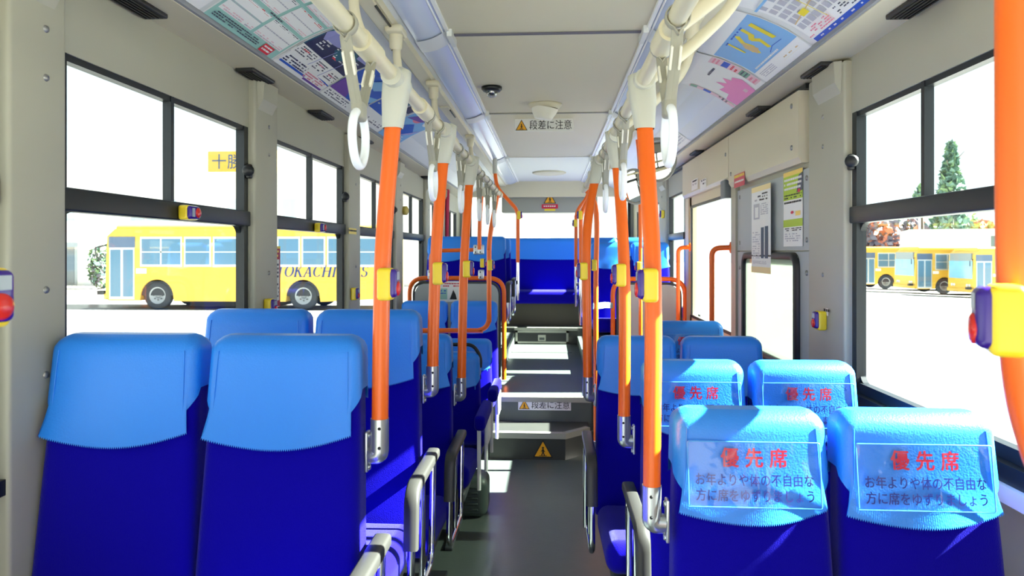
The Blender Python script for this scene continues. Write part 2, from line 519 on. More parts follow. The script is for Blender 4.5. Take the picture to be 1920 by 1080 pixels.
# windows
WN = [0]
def window(X, sg, y0, y1, mull=True, latch=True, mp=None):
    WN[0] += 1
    r = bpy.data.objects.new('window_%d' % WN[0], None); COL.objects.link(r); r['kind'] = 'structure'
    r.location = (X, (y0 + y1) / 2, WZ0)
    cy = (y0 + y1) / 2
    def part(name, mb, mt):
        for i in range(len(mb.v)): mb.v[i] = mb.v[i] - Vector((X, cy, WZ0))
        return mb.build(name, mt, r)
    def bx(mb, d0, d1, a, b, z0, z1, mi=0):
        xs = sorted((X + sg * d0, X + sg * d1)); mb.box((xs[0], a, z0), (xs[1], b, z1), mi)
    f = MB(); w = 0.034
    bx(f, 0.0, 0.034, y0, y0 + w, WZ0, WZ1); bx(f, 0.0, 0.034, y1 - w, y1, WZ0, WZ1)
    bx(f, 0.005, 0.034, y0, y1, WZ0, WZ0 + 0.035); bx(f, 0.005, 0.034, y0, y1, WZ1 - 0.018, WZ1)
    # lower sash with rounded corners
    a, b, c, d = y0 + w - .004, y1 - w + .004, WZ0 + 0.032, 1.552
    for (cy_, cz_, q) in ((a, c, 0), (b, c, 1), (b, d, 2), (a, d, 3)):
        R = 0.045; pts = []
        sy = 1 if q in (0, 3) else -1; sz = 1 if q in (0, 1) else -1
        ccy, ccz = cy_ + sy * R, cz_ + sz * R
        pts = [(X + sg * 0.014, cy_, cz_)]
        for k in range(7):
            t = k / 6 * PI / 2
            pts.append((X + sg * 0.014, ccy - sy * R * math.cos(t), ccz - sz * R * math.sin(t)))
        f.prism(pts, (sg * 0.02, 0, 0), 0)
    part('window_frame', f, FRAMEB)
    t = MB(); xs = sorted((X - sg * 0.012, X + sg * 0.036))
    t.rbox((xs[0], y0, 1.552), (xs[1], y1, 1.612), 0.006, 0, 2)
    part('transom', t, FRAMEB)
    if mull:
        q = MB(); mc = mp or cy; bx(q, 0.002, 0.03, mc - 0.022, mc - 0.004, 1.61, WZ1); bx(q, 0.012, 0.034, mc - 0.004, mc + 0.012, 1.61, WZ1)
        part('mullion', q, FRAMEB)
    g = MB(); bx(g, 0.020, 0.023, y0 + .01, y1 - .01, 1.60, WZ1 - .005)
    part('upper_pane', g, WINGLASS)
    g = MB(); bx(g, 0.020, 0.023, y0 + .01, y1 - .01, WZ0 + .01, 1.56)
    part('lower_pane', g, WINGLASS)
    if latch:
        k = MB()
        k.rbox(tuple(min(p) for p in zip((X - sg * 0.002, y1 - 0.03, 1.742), (X - sg * 0.022, y1 - 0.005, 1.80))), tuple(max(p) for p in zip((X - sg * 0.002, y1 - 0.03, 1.742), (X - sg * 0.022, y1 - 0.005, 1.80))), 0.006, 0, 2)
        k.lathe([(0.010, 0), (0.010, 0.016), (0.021, 0.02), (0.023, 0.034), (0.016, 0.042), (0, 0.043)], (X - sg * 0.012, y1 - 0.028, 1.77), (-sg * 0.5, -1, 0), 0, 14)
        part('latch', k, BLACK)
    return r
for i, (a, b) in enumerate(LW):
    window(XL, -1, a, b, True, i in (1, 2, 3))
for i, (a, b) in enumerate(RW):
    window(XR, 1, a, b, i in (0, 1, 3), i == 1, 2.08 if i == 1 else None)

# rear wall, rear window, sign box above it
m = MB()
m.box((-1.30, 9.10, 0.3), (1.18, 9.20, 1.50)); m.box((-1.30, 9.10, 2.24), (1.18, 9.20, 2.5))
m.box((-1.30, 9.10, 1.5), (-1.10, 9.20, 2.24)); m.box((1.05, 9.10, 1.5), (1.18, 9.20, 2.24))
struct('wall_rear', m, WALL)
WN[0] += 1
r = bpy.data.objects.new('window_%d' % WN[0], None); COL.objects.link(r); r['kind'] = 'structure'; r.location = (0, 9.1, 1.5)
f = MB(); f.box((-1.10, -.01, 0), (-1.065, .05, .74)); f.box((1.015, -.01, 0), (1.05, .05, .74)); f.box((-1.1, -.01, 0), (1.05, .05, .03)); f.box((-1.1, -.01, .71), (1.05, .05, .74))
f.build('window_frame', FRAMEB, r)
f = MB(); f.box((-1.07, .02, .02), (1.02, .024, .72)); f.build('pane', WINGLASS, r)
m = MB()
m.rbox((-0.64, 8.86, 1.955), (0.60, 9.10, 2.36), 0.02, 0, 2)
m.box((-0.64, 8.853, 2.262), (0.60, 8.862, 2.270), 1)
struct('wall_rear_sign_housing', m, [mat('housing_grey', (150, 150, 140), .5), DKGREY])

# right wall: door pocket panels, hood over the door, screws
m = MB()
PX = XR - 0.012
def xq(px, py): return atX(px, py, PX)
m.box((PX, 2.895, 0.0), (XR + 0.02, 4.02, 0.93), 0); m.box((PX, 2.895, 0.93), (XR + 0.02, 3.03, 1.45), 0); m.box((PX, 3.84, 0.93), (XR + 0.02, 4.02, 1.45), 0); m.box((PX, 3.03, 1.43), (XR + 0.02, 3.84, 1.45), 0)
m.box((PX, 2.895, 1.456), (XR + 0.06, 4.02, 1.80), 0)
m.box((PX - 0.012, 4.00, 0.0), (XR + 0.06, 4.10, 2.155), 1)                 # door post
for y in (2.935, 3.955):
    for z in (0.92, 1.36, 1.40 + 0.10, 1.76):
        m.lathe([(0.012, 0), (0.011, 0.004), (0.0, 0.006)], (PX, y, z), (-1, 0, 0), 2, 10)
struct('wall_right_pocket_panel', m, [LGREY, PILLAR, SCREW])
m = MB()
m.prism([(XR + .05, 2.94, 1.826), (XR - 0.03, 2.94, 1.826), (XR - 0.045, 2.94, 1.85), (XR - 0.045, 2.94, 2.13), (XR + .05, 2.94, 2.13)], (0, 1.13, 0), 0)
m.prism([(XR + .05, 4.08, 1.87), (XR - 0.03, 4.08, 1.87), (XR - 0.045, 4.08, 1.89), (XR - 0.045, 4.08, 2.13), (XR + .05, 4.08, 2.13)], (0, 1.40, 0), 0)
for y, z in ((3.02, 1.90), (3.02, 2.08), (4.14, 2.03), (4.02, 1.90)):
    m.lathe([(0.012, 0), (0.011, 0.004), (0.0, 0.006)], (XR - 0.045, y, z), (-1, 0, 0), 1, 10)
m.box((XR - 0.03, 2.9, 2.13), (XR + 0.02, 6.3, 2.15), 2)
struct('wall_right_door_hood', m, [BEIGE, SCREW, BLACK])

# sliding door
r = bpy.data.objects.new('door_1', None); COL.objects.link(r); r['kind'] = 'structure'; r.location = (XR, 4.75, 0)
f = MB()
f.box((0.0, -0.65, 0.02), (0.04, -0.60, 1.88)); f.box((0.0, 0.60, 0.02), (0.04, 0.66, 1.88)); f.box((0.0, -0.65, 1.80), (0.04, 0.66, 1.88)); f.box((0.0, -0.65, 0.02), (0.04, 0.66, 0.955))
f.build('door_frame', BEIGE, r)
f = MB(); f.box((-.006, -0.605, .95), (.006, -0.585, 1.8)); f.box((-.006, 0.585, .95), (.006, 0.605, 1.8)); f.box((-.006, -.6, 1.785), (.006, .6, 1.805)); f.box((-.006, -.6, .945), (.006, .6, .965))
f.build('rubber_seal', BLACK, r)
f = MB(); f.box((0.018, -0.60, .95), (0.022, 0.60, 1.80)); f.build('pane', WINGLASS, r)
f = MB(); f.rbox((-0.055, -0.62, 1.77), (0.0, -0.52, 1.88), 0.008); f.build('sensor_box', mat('slate_box', (104, 112, 116), .5), r)
m = MB(); m.box((XR - 0.012, 5.41, 0.0), (XR + 0.06, 5.52, 2.155)); struct('trim_%d' % (tn + 3), m, BEIGE)

# milky window in the door pocket panel
WN[0] += 1
r = bpy.data.objects.new('window_%d' % WN[0], None); COL.objects.link(r); r['kind'] = 'structure'; r.location = (PX, 3.44, 0.9)
f = MB()
ya, yb, za, zb = -0.41, 0.40, 0.03, 0.53
rr = fillet([(0, 0, za), (0, yb, za), (0, yb, zb), (0, ya, zb), (0, ya, za), (0, 0, za)], 0.06, 6)[:-1]
f.tube(rr, 0.018, 0, 8, closed=True, sq=(0.018, 0.024))
f.build('rubber_seal', BLACK, r)
f = MB(); f.box((-0.004, ya, za), (0.0005, yb, zb)); f.build('pane', POCKET, r)
# ------------------------------------------------------------------ seats
LEAN = 0.12
def ring_plan(nf=144, nside=14, nb=24, nc=5):
    """points round a seat back as (where, t): front runs +x, then right side, back, left side"""
    out = []
    for i in range(nf + 1): out.append(('f', i / nf))
    for i in range(1, nc): out.append(('c1', i / nc))
    for i in range(nside + 1): out.append(('r', i / nside))
    for i in range(1, nc): out.append(('c2', i / nc))
    for i in range(nb + 1): out.append(('b', i / nb))
    for i in range(1, nc): out.append(('c3', i / nc))
    for i in range(nside + 1): out.append(('l', i / nside))
    for i in range(1, nc): out.append(('c4', i / nc))
    return out
def back_point(where, t, z, sp, off):
    """z measured down from the top (<= 0). Seat faces -y. sp: half widths + depth"""
    wt, wm, wb, dep, hgt = sp
    rt = 0.036
    if z > -0.26: w = wt + (wm - wt) * (-z / 0.26)
    else: w = wm + (wb - wm) * min(1, (-z - 0.26) / (hgt - 0.26))
    d = dep + 0.02 * min(1, -z / hgt)
    ins = 0.0
    if z > -rt:
        ins = rt - math.sqrt(max(0, rt * rt - (z + rt) ** 2))
    w = w - ins + off; y0 = LEAN * z + ins - off; y1 = LEAN * z + d - ins + off
    rc = max(0.002, min(0.028, (y1 - y0) * 0.42))
    belly = -0.006 * (1 - (2 * t - 1) ** 2) if where == 'f' else 0
    if where == 'f': return Vector((-w + rc + (2 * w - 2 * rc) * t, y0 + belly, z))
    if where == 'r': return Vector((w, y0 + rc + (y1 - y0 - 2 * rc) * t, z))
    if where == 'b': return Vector((w - rc - (2 * w - 2 * rc) * t, y1, z))
    if where == 'l': return Vector((-w, y1 - rc - (y1 - y0 - 2 * rc) * t, z))
    a = t * PI / 2
    if where == 'c1': return Vector((w - rc + rc * math.sin(a), y0 + rc - rc * math.cos(a), z))
    if where == 'c2': return Vector((w - rc + rc * math.cos(a), y1 - rc + rc * math.sin(a), z))
    if where == 'c3': return Vector((-w + rc - rc * math.sin(a), y1 - rc + rc * math.cos(a), z))
    return Vector((-w + rc - rc * math.cos(a), y0 + rc - rc * math.sin(a), z))
SEATM = {}
def back_mesh(sp):
    k = ('back', sp)
    if k not in SEATM:
        m = MB(); plan = ring_plan(12, 5, 8, 4); n = len(plan)
        zs = [-sp[4] - 0.06, -sp[4], -0.5, -0.4, -0.3, -0.2, -0.1, -0.06, -0.036, -0.026, -0.018, -0.011, -0.006, -0.0025, -0.0005]
        vs = [back_point(w, t, z, sp, 0.0) for z in zs for (w, t) in plan]
        fs = [(j * n + i, j * n + (i + 1) % n, (j + 1) * n + (i + 1) % n, (j + 1) * n + i) for j in range(len(zs) - 1) for i in range(n)]
        m.add(vs, fs)
        m.add(vs[:n], [tuple(range(n - 1, -1, -1))], 0, False); m.add(vs[-n:], [tuple(range(n))], 0, False)
        for sx in (-1, 1):      # piping up the front edges
            pass
        SEATM[k] = m.mesh('backrest', FABRIC)
    return SEATM[k]
def cover_mesh(sp, seed, drop=0.235):
    k = ('cover', sp, seed, drop)
    if k not in SEATM:
        rnd = random.Random(seed)
        fl, fr = rnd.uniform(.004, .016), rnd.uniform(.004, .016)
        ph = rnd.uniform(0, 6)
        m = MB(); plan = ring_plan(); n = len(plan)
        NZ = 16
        vs = []; 
        def cut(i):
            w, t = plan[i]
            if w == 'f':
                c = -drop + 0.030 * (2 * t - 1) ** 2 - 0.006 * math.sin(3 * t + ph)
                return c + (0.0028 if i % 2 else -0.0028)
            if w in ('c1', 'c4'): return -0.125 - 0.05 * ((1 - t) if w == 'c1' else t)
            if w in ('r', 'l'): return -0.118
            return -0.15
        for kz in range(NZ + 1):
            for i, (w, t) in enumerate(plan):
                c = cut(i); q = kz / NZ
                z = c + (-0.0005 - c) * (1 - (1 - q) ** 1.0)
                if q > 0.82:      # gather rows at the rounded top
                    z = c * 0.18 * max(0.0, 1 - (q - .82) / .18) ** 1.6 - 0.0005
                off = 0.005
                if w == 'f' and q < 0.5:
                    e = (0.5 - q) / 0.5
                    off += 0.010 * e * e + e * e * 0.004 * math.sin(9 * t + ph)
                p = back_point(w, t, z, sp, off if z < -0.04 else 0.005)
                if w == 'f':
                    e = max(0, (0.6 - q) / 0.6) ** 2
                    p.x += e * (fr * max(0, 2 * t - 1) - fl * max(0, 1 - 2 * t)) * 0.8
                    p.z += 0.0
                vs.append(p + Vector((0, 0, 0.004 if q > 0.99 else 0.004 * q)))
        fs = [(j * n + i, j * n + (i + 1) % n, (j + 1) * n + (i + 1) % n, (j + 1) * n + i) for j in range(NZ) for i in range(n)]
        m.add(vs, fs)
        m.add(vs[NZ * n:], [tuple(range(n))], 0, False)
        # stitched seams: one along the front hem, one up each front edge
        for s in (0.0, 1.0):
            m.tube([back_point('f', s, z, sp, 0.006) for z in (-0.03, -0.06, -0.1, -0.14, -0.19)], 0.0018, 0, 6)
        SEATM[k] = m.mesh('head_cover', VINYL)
    return SEATM[k]
def front_at(x, z, off):      # a point on the seat front; z down from the top
    return Vector((x, LEAN * z - off - 0.006 * max(0, 1 - (x / .15) ** 2), z))
def pocket_meshes():
    if 'pocket' not in SEATM:
        m = MB(); x0, x1, z0, z1 = -0.142, 0.142, -0.196, -0.058
        m.grid(lambda a, b: front_at(x0 + (x1 - x0) * a, z0 + (z1 - z0) * b, 0.0165 + 0.0012 * math.sin(a * 17) * math.sin(b * 7)), 24, 12)
        SEATM['pocket'] = m.mesh('clear_pocket', FILM)
        m = MB()
        e = fillet([(x0, z0), (x1, z0), (x1, z1), (x0, z1), (x0, z0)] and [front_at(x0, z0, .0165), front_at(x1, z0, .0165), front_at(x1, z1, .0165), front_at(x0, z1, .0165), front_at(x0, z0 + .004, .0165)], 0.004, 2)
        m.tube(e, 0.0016, 0, 6)
        SEATM['hem'] = m.mesh('pocket_hem', mat('hem_vinyl', (70, 156, 236), .3))
        m = MB()
        fn = lambda x, y: front_at(x, y, 0.0148)
        for dx, ch in ((-0.052, '優'), (0.0, '先'), (0.052, '席')):
            [put_text(m, ch, dx + ex, -0.090 + ey, 0.037, lambda x, y: fn(x, y) - Vector((0, 0.0001 * q_, 0)), 0, height=0.040) for q_, (ex, ey) in enumerate(((0, 0), (.0011, 0), (-.0011, 0), (0, .0009), (0, -.0009)))]
        put_text(m, 'お年よりや体の不自由な', 0.0, -0.137, 0.252, fn, 1, height=0.026)
        put_text(m, 'お年よりや体の不自由な', 0.0006, -0.1374, 0.252, lambda x, y: fn(x, y) - Vector((0, .0001, 0)), 1, height=0.026)
        put_text(m, '方に席をゆずりましょう', 0.0, -0.170, 0.252, fn, 1, height=0.026)
        put_text(m, '方に席をゆずりましょう', 0.0006, -0.1704, 0.252, lambda x, y: fn(x, y) - Vector((0, .0001, 0)), 1, height=0.026)
        SEATM['lettering'] = m.mesh('lettering', [RED, NAVY])
    return SEATM['pocket'], SEATM['hem'], SEATM['lettering']
def cushion_mesh(w):
    k = ('cushion', w)
    if k not in SEATM:
        m = MB(); m.rbox((-w, -0.50, -0.115), (w, -0.015, 0.0), 0.045, 0, 9)
        for i in range(len(m.v)):
            v = m.v[i]; m.v[i] = Vector((v.x, v.y, v.z + 0.035 * min(1, max(0, (-v.y - .06) / .4))))
        SEATM[k] = m.mesh('cushion', FABRIC)
    return SEATM[k]
def arm_meshes():
    if 'arm' not in SEATM:
        loop = fillet([(0, 0.0, -0.02), (0, 0.0, 0.0), (0, -0.34, 0.0), (0, -0.37, -0.34), (0, -0.03, -0.34), (0, 0, -0.02)], 0.06, 6)
        m = MB(); m.tube(loop, 0.0115, 0, 10, closed=False)
        m.tube([(0.0, -0.19, -0.012), (0.0, -0.20, -0.335)], 0.008, 0, 8)
        m.tube([(-0.012, -0.12, -0.012), (-0.012, -0.12, -0.335)], 0.009, 0, 8)
        SEATM['arm'] = m.mesh('armrest', CHROME)
        pp = fillet([(0, 0.015, 0.004), (0, -0.345, 0.004), (0, -0.362, -0.16)], 0.055, 7)
        m = MB(); m.tube(pp, 0.02, 0, 14, sq=(0.017, 0.021))
        SEATM['pad'] = m.mesh('pad', PAD)
    return SEATM['arm'], SEATM['pad']
def bus_seat(label, x0, x1, Y, top, base, n=2, arm=1, text=False, arm_top=0.66, group='bus seats', sp=None, name=None, cat='seat', drop=0.235, grip=False, flip=False):
    """front of the head rest top at depth Y; x0..x1 the full width; arm: +1 / -1 side of the arm rest, 0 none"""
    pitch = (x1 - x0) / n
    hw = pitch / 2
    bh = min(0.655, top - base - 0.415)
    jz = top - bh                                  # where back and cushion meet
    sp = (round(hw - 0.020, 3), round(hw - 0.010, 3), round(hw - 0.001, 3), 0.086, round(bh, 3))
    cx = (x0 + x1) / 2
    r = empty(name or ('double_bus_seat' if n == 2 else 'single_bus_seat'), label, cat, (cx, Y, base), group)
    seedbase = int(abs(cx) * 100 + Y * 37)
    for i in range(n):
        sx = -pitch * (n - 1) / 2 + pitch * i
        b = link('backrest', back_mesh(sp), r, (sx, 0, top - base))
        c = link('head_cover', cover_mesh(sp, (seedbase + i) % 5, drop), r, (sx, 0, top - base))
        if text:
            p, h, t = pocket_meshes()
            a = link('clear_pocket', p, c); link('pocket_hem', h, c)
            q = link('lettering', t, c)
        link('cushion', cushion_mesh(round(hw - 0.004, 3)), r, (sx, LEAN * -bh, jz - base))
    f = MB()
    yb = -LEAN * bh
    w = (x1 - x0) / 2
    z = jz - base
    f.rbox((-w + .03, yb - .44, z - 0.150), (w - .03, yb + .05, z - .105), .012, 0, 2)
    f.tube([(-w + .05, yb + .07, z - .13), (-w + .05, yb + .12, z + .25)], .012, 0, 8)
    f.tube([(w - .05, yb + .07, z - .13), (w - .05, yb + .12, z + .25)], .012, 0, 8)
    f.build('seat_frame', DKGREY, r)
    for sx in (-w + .12, w - .12):
        l = MB()
        l.rbox((sx - .02, yb - .36, 0), (sx + .02, yb + .02, .018), .006, 0, 2)
        l.rbox((sx - .018, yb - .22, .01), (sx + .018, yb - .10, z - .12), .008, 0, 2)
        l.build('leg', DKGREY, r)
    if arm and not flip:
        am, pm = arm_meshes()
        a = link('armrest', am, r, (arm * (w + 0.030), 0.02, arm_top))
        link('pad', pm, a)
        br = MB(); br.rbox((min(arm * w * 0.97, arm * (w + .03)), 0.0, arm_top - .05), (max(arm * w * 0.97, arm * (w + .03)), .03, arm_top - .02), .005, 0, 2)
        br.build('armrest_bracket', SILVER, r)
    if flip:
        a = MB(); X = arm * (w + 0.028)
        a.rbox((X - .028, -0.40, z + .16), (X + .028, -0.01, z + .235), .022, 0, 3)
        pa = a.build('armrest', FABRIC, r)
        q = MB()
        q.rbox((X + arm * .018 - .008, -.20, z + .04), (X + arm * .018 + .008, -.05, z + .17), .007, 0, 2)
        q.tube([(X - .01, -.32, z - .15), (X - .01, -.32, z + .17)], .010, 0, 8)
        q.tube([(X + .0, -.06, z - .14), (X + .0, -.02, z + .20)], .010, 0, 8)
        q.build('armrest_bracket', WHITE, r)
    if grip:
        g = MB()
        pts = [(arm * (w - .20), 0.03, top - base - 0.015), (arm * (w - .19), 0.03, top - base + .045), (arm * (w - .05), 0.03, top - base + .045), (arm * (w - .01), 0.03, top - base - .02), (arm * (w - .012), 0.03, top - base - .08)]
        g.tube(fillet(pts, .05, 6), .010, 0, 10)
        g.build('grip', BLACK, r)
    return r
GL, GR = 'double seats along the left side', 'priority seats on the right side'
bus_seat('nearest double blue seat on the left with plain light blue head covers', -1.195, -0.425, 1.55, 1.25, 0.168, arm=1, arm_top=0.60, group=GL, drop=0.25)
bus_seat('second double blue seat on the left, its cushion in bright sun', -1.185, -0.425, 2.25, 1.25, 0.168, arm=1, arm_top=0.60, group=GL, drop=0.25)
bus_seat('third double blue seat on the left, lower than the two before it', -1.185, -0.425, 2.98, 1.08, 0.0, arm=1, arm_top=0.64, group=GL)
bus_seat('low single blue seat on the left with a black grip loop on top', -0.78, -0.375, 3.70, 0.895, 0.0, n=1, arm=1, flip=True, group='low single seats with padded arms', grip=True, drop=0.20)
bus_seat('low single blue seat on the left just in front of the grey partition, sunlit side', -0.78, -0.368, 4.34, 0.885, 0.0, n=1, arm=1, flip=True, group='low single seats with padded arms', drop=0.20)
bus_seat('double blue seat directly before the left grey partition with orange frame', -1.17, -0.40, 5.22, 1.065, 0.0, arm=0, group=GL)
bus_seat('raised double blue seat on the left behind the grey partition', -1.17, -0.41, 6.35, 1.59, 0.50, arm=1, arm_top=0.66, group='raised rear seats')
bus_seat('rearmost raised double blue seat on the left, in front of the back bench', -1.17, -0.41, 7.15, 1.59, 0.50, arm=1, arm_top=0.66, group='raised rear seats')
bus_seat('nearest double priority seat on the right with red lettering in clear pockets', 0.262, 0.985, 1.55, 1.09, 0.0, arm=-1, text=True, group=GR, arm_top=.67)
bus_seat('second double priority seat on the right, lettering partly hidden by the nearest one', 0.285, 0.990, 2.24, 1.09, 0.0, arm=-1, text=True, group=GR, arm_top=.67)
bus_seat('third double seat on the right, plain blue head covers without lettering', 0.182, 0.890, 2.88, 1.09, 0.0, arm=-1, group='plain seats on the right', arm_top=.67)
bus_seat('single priority seat by the door, mostly hidden behind the plain double seat', 0.53, 0.89, 3.52, 1.09, 0.0, n=1, arm=0, text=True, group=GR)
bus_seat('raised double blue seat on the right behind the orange framed partition', 0.345, 1.055, 6.10, 1.53, 0.46, arm=-1, group='raised rear seats')
bus_seat('rearmost raised double blue seat on the right, in front of the back bench', 0.325, 1.045, 6.95, 1.59, 0.46, arm=-1, group='raised rear seats')
# the bench across the back
r = empty('rear_bench', 'wide blue bench seat across the back of the bus under the rear window', 'bench', (-0.06, 8.72, 0.553))
bsp = (1.08, 1.085, 1.09, 0.10, 0.62)
link('backrest', back_mesh(bsp), r, (0, 0, 1.067))
link('head_cover', cover_mesh(bsp, 1, 0.27), r, (0, 0, 1.067))
m = MB(); m.rbox((-1.08, -0.52, 0.27), (1.09, 0.0, 0.42), .04, 0, 4); m.build('cushion', FABRIC, r)
m = MB(); m.box((-1.09, -0.44, 0.0), (1.09, -0.02, 0.285)); m.build('bench_base', mat('bench_base', (70, 66, 54), .6), r)
# ------------------------------------------------------------------ hand rails, poles, straps, stop buttons
RLX, RRX, RZ = -0.370, 0.222, 1.862
def rail(label, X, y0, y1, hang, sg, beamX):
    r = empty('ceiling_handrail', label, 'handrail', (X, y0, RZ), 'ceiling handrails')
    m = MB(); m.tube([(0, 0, 0), (0, y1 - y0, 0)], 0.0175, 0, 16); m.build('tube', BEIGE, r)
    for y in hang:
        m = MB()
        yy = y - y0
        m.tube([(0, yy - .055, 0), (0, yy + .055, 0)], 0.0235, 0, 16)
        m.build('coupler', BEIGE, r)
        m = MB()
        bx = beamX - X
        m.tube(fillet([(0, yy, 0.005), (bx * .45, yy, .10), (bx * .97, yy, .24), (bx, yy, .43)], .10, 8), 0.0155, 0, 14)
        m.rbox((bx - .034, yy - .05, .395), (bx + .034, yy + .05, .425), .012, 0, 2)
        m.lathe([(0.026, 0.0), (0.024, -.05), (0.017, -.06)], (bx, yy, .40), (0, 0, 1), 0, 16)
        m.build('hanger', BEIGE, r)
    return r
rail('long beige handrail hung under the ceiling on the left of the aisle', RLX, 0.55, 4.95, (1.36, 1.96, 2.52, 3.34, 5.0 - .12), -1, -0.578)
rail('beige handrail hung under the ceiling on the right of the aisle', RRX, 0.55, 4.65, (1.33, 1.76, 2.45, 4.3), 1, 0.50)

def pole(label, pts, r=0.0195, sleeve=None, elbow=None, foot=None, group='orange grab poles', name='grab_pole'):
    """pts: world points from the bottom up; sleeve: (length, top radius) grey cover at the top; elbow: x step to the seat"""
    P = [Vector(p) for p in pts]
    base = P[0].copy()
    root = empty(name, label, 'pole', tuple(base), group)
    Q = [p - base for p in P]
    path = smooth_path(Q, 6) if len(Q) > 2 else Q
    m = MB(); m.tube(path, r, 0, 18); m.build('tube', ORANGE, root)
    if sleeve:
        L, rt = sleeve
        top = Q[-1]; d = (Q[-2] - Q[-1]).normalized()
        m = MB(); n = 20; rings = []
        for (a, b, h) in ((rt * .55, rt * .55, .030), (rt, rt * .95, .022), (rt, rt, 0.0), (rt * .97, rt, -L * .35), (r + .0045, r + .005, -L * .96), (r + .003, r + .003, -L)):
            c = top - d * h
            rings.append([c + Vector((a * math.copysign(abs(math.cos(2 * PI * k / n)) ** .7, math.cos(2 * PI * k / n)), b * math.copysign(abs(math.sin(2 * PI * k / n)) ** .7, math.sin(2 * PI * k / n)), 0)) for k in range(n)])
        vs = [p for q in rings for p in q]
        fs = [(i * n + k, (i + 1) * n + k, (i + 1) * n + (k + 1) % n, i * n + (k + 1) % n) for i in range(len(rings) - 1) for k in range(n)] + [tuple(range(n))]
        m.add(vs, fs)
        m.tube([top + Vector((0, -.062, 0)), top + Vector((0, .062, 0))], 0.0245, 0, 16)
        m.build('sleeve', SLEEVE, root)
    if elbow:
        sx = elbow
        s = 1 if sx > 0 else -1
        m = MB()
        m.tube(fillet([(0, 0, .065), (0, 0, -.020), (sx - s * .012, 0.005, -.022)], .03, 8), 0.0215, 0, 16)
        m.rbox((min(sx - s * .008, sx), -.012, -.060), (max(sx - s * .008, sx), .016, .034), .003, 0, 2)
        for z in (-.050, .024):
            m.lathe([(0.007, 0), (0.006, .005), (0, .006)], (sx - s * .007, 0.0, z), (-s, 0, 0), 0, 10)
        for z in (.045, 0.0):
            m.lathe([(0.004, 0), (0.003, .002), (0, .0022)], (0.004 * -s, -.0212, z), (0, -1, 0), 1, 8)
        m.build('elbow', [SILVER, INK], root)
    if foot:
        m = MB(); m.tube([Q[0] + Vector((0, 0, .0)), Q[0] + Vector((0, 0, -foot))], r * .9, 0, 14); m.build('chrome_foot', CHROME, root)
    return root
def pp(lst): return [at(x, y, Y) for x, y, Y in lst]
pole('orange pole at the corner of the nearest left seat, first of the left row', pp([(712, 836, 1.58), (714, 660, 1.58), (717, 500, 1.58), (723, 400, 1.59), (732, 290, 1.60), (744, 152, 1.61)]), sleeve=(0.115, .032), elbow=-0.034)
pole('second orange pole of the left row, fixed to the second left seat', pp([(811, 722, 2.27), (813, 600, 2.27), (818, 470, 2.28), (824, 380, 2.30), (831, 300, 2.33), (838, 248, 2.35)]), sleeve=(0.115, .032), elbow=-0.034)
pole('third orange pole of the left row, fixed to the third left seat', pp([(865, 735, 3.0), (867, 620, 3.0), (870, 500, 3.02), (875, 410, 3.05), (880, 345, 3.10), (885, 304, 3.13)]), sleeve=(0.115, .032), elbow=-0.034)
pole('thin orange pole on the left standing on the partition frame', pp([(899, 468, 5.58), (899, 440, 5.58), (900, 410, 5.57), (903, 368, 5.55)]), r=.017)
p6 = pp([(780, 620, 4.78), (860, 620, 4.78), (917, 620, 4.78), (917, 560, 4.78), (917, 450, 4.78), (918, 372, 4.78)])
r6 = pole('orange pole on the left bending into a guard bar before the double seat', fillet([Vector((-1.20, 4.78, p6[0].z)), p6[2], p6[4], Vector((RLX - .005, 4.80, RZ))], .10, 8), r=.017)
pole('far orange pole on the left, slanting in from the ceiling with a chrome foot', fillet(pp([(971, 492, 6.28), (971, 395, 6.28), (932, 352, 6.28), (928, 325, 6.28), (928, 285, 6.28)]), .06, 6), r=.017, sleeve=(.20, .022), foot=.35)
pole('orange pole at the corner of the nearest priority seat, first of the right row', pp([(1222, 964, 1.53), (1223, 800, 1.53), (1225, 620, 1.54), (1223, 480, 1.56), (1216, 360, 1.60), (1209, 240, 1.66), (1203, 158, 1.70)]), sleeve=(0.125, .033), elbow=0.038)
pole('second orange pole of the right row, fixed to the second priority seat', pp([(1170, 816, 2.25), (1171, 680, 2.25), (1171, 540, 2.26), (1167, 430, 2.30), (1160, 330, 2.36), (1153, 258, 2.42)]), sleeve=(0.125, .033), elbow=0.036)
pole('third orange pole of the right row, bent in to the rail above the plain seat', pp([(1102, 735, 2.93), (1101, 640, 2.93), (1099, 500, 2.94), (1101, 430, 2.97), (1110, 365, 3.04), (1124, 302, 3.12)]), sleeve=(0.125, .033), elbow=0.036)
pole('thin straight orange pole tied to the right partition by a grey strap', [Vector((0.30, 4.55, 0.02))] + pp([(1117, 560, 4.55), (1118, 400, 4.55)]) + [Vector((0.235, 4.55, 1.862))], r=.017)
pole('far orange pole on the right, curving to the ceiling before the rear seats', fillet(pp([(1089, 520, 5.75), (1089, 400, 5.75), (1111, 360, 5.75), (1112, 320, 5.75), (1113, 300, 5.75)]), .08, 6), r=.017, sleeve=(.16, .022), foot=.40)
pole('farthest orange pole on the right beside the rearmost seat', fillet(pp([(1080, 500, 6.85), (1080, 397, 6.85), (1104, 366, 6.85), (1106, 326, 6.85)]), .08, 6), r=.017, sleeve=(.16, .022), foot=.40)
pole('slim orange pole seen just behind the first right pole, ending at a mirror arm', [Vector((.655, 5.10, 0.02))] + pp([(1201, 640, 5.10), (1200, 345, 5.10)]) + [Vector((.64, 5.10, 2.28))], r=.014)
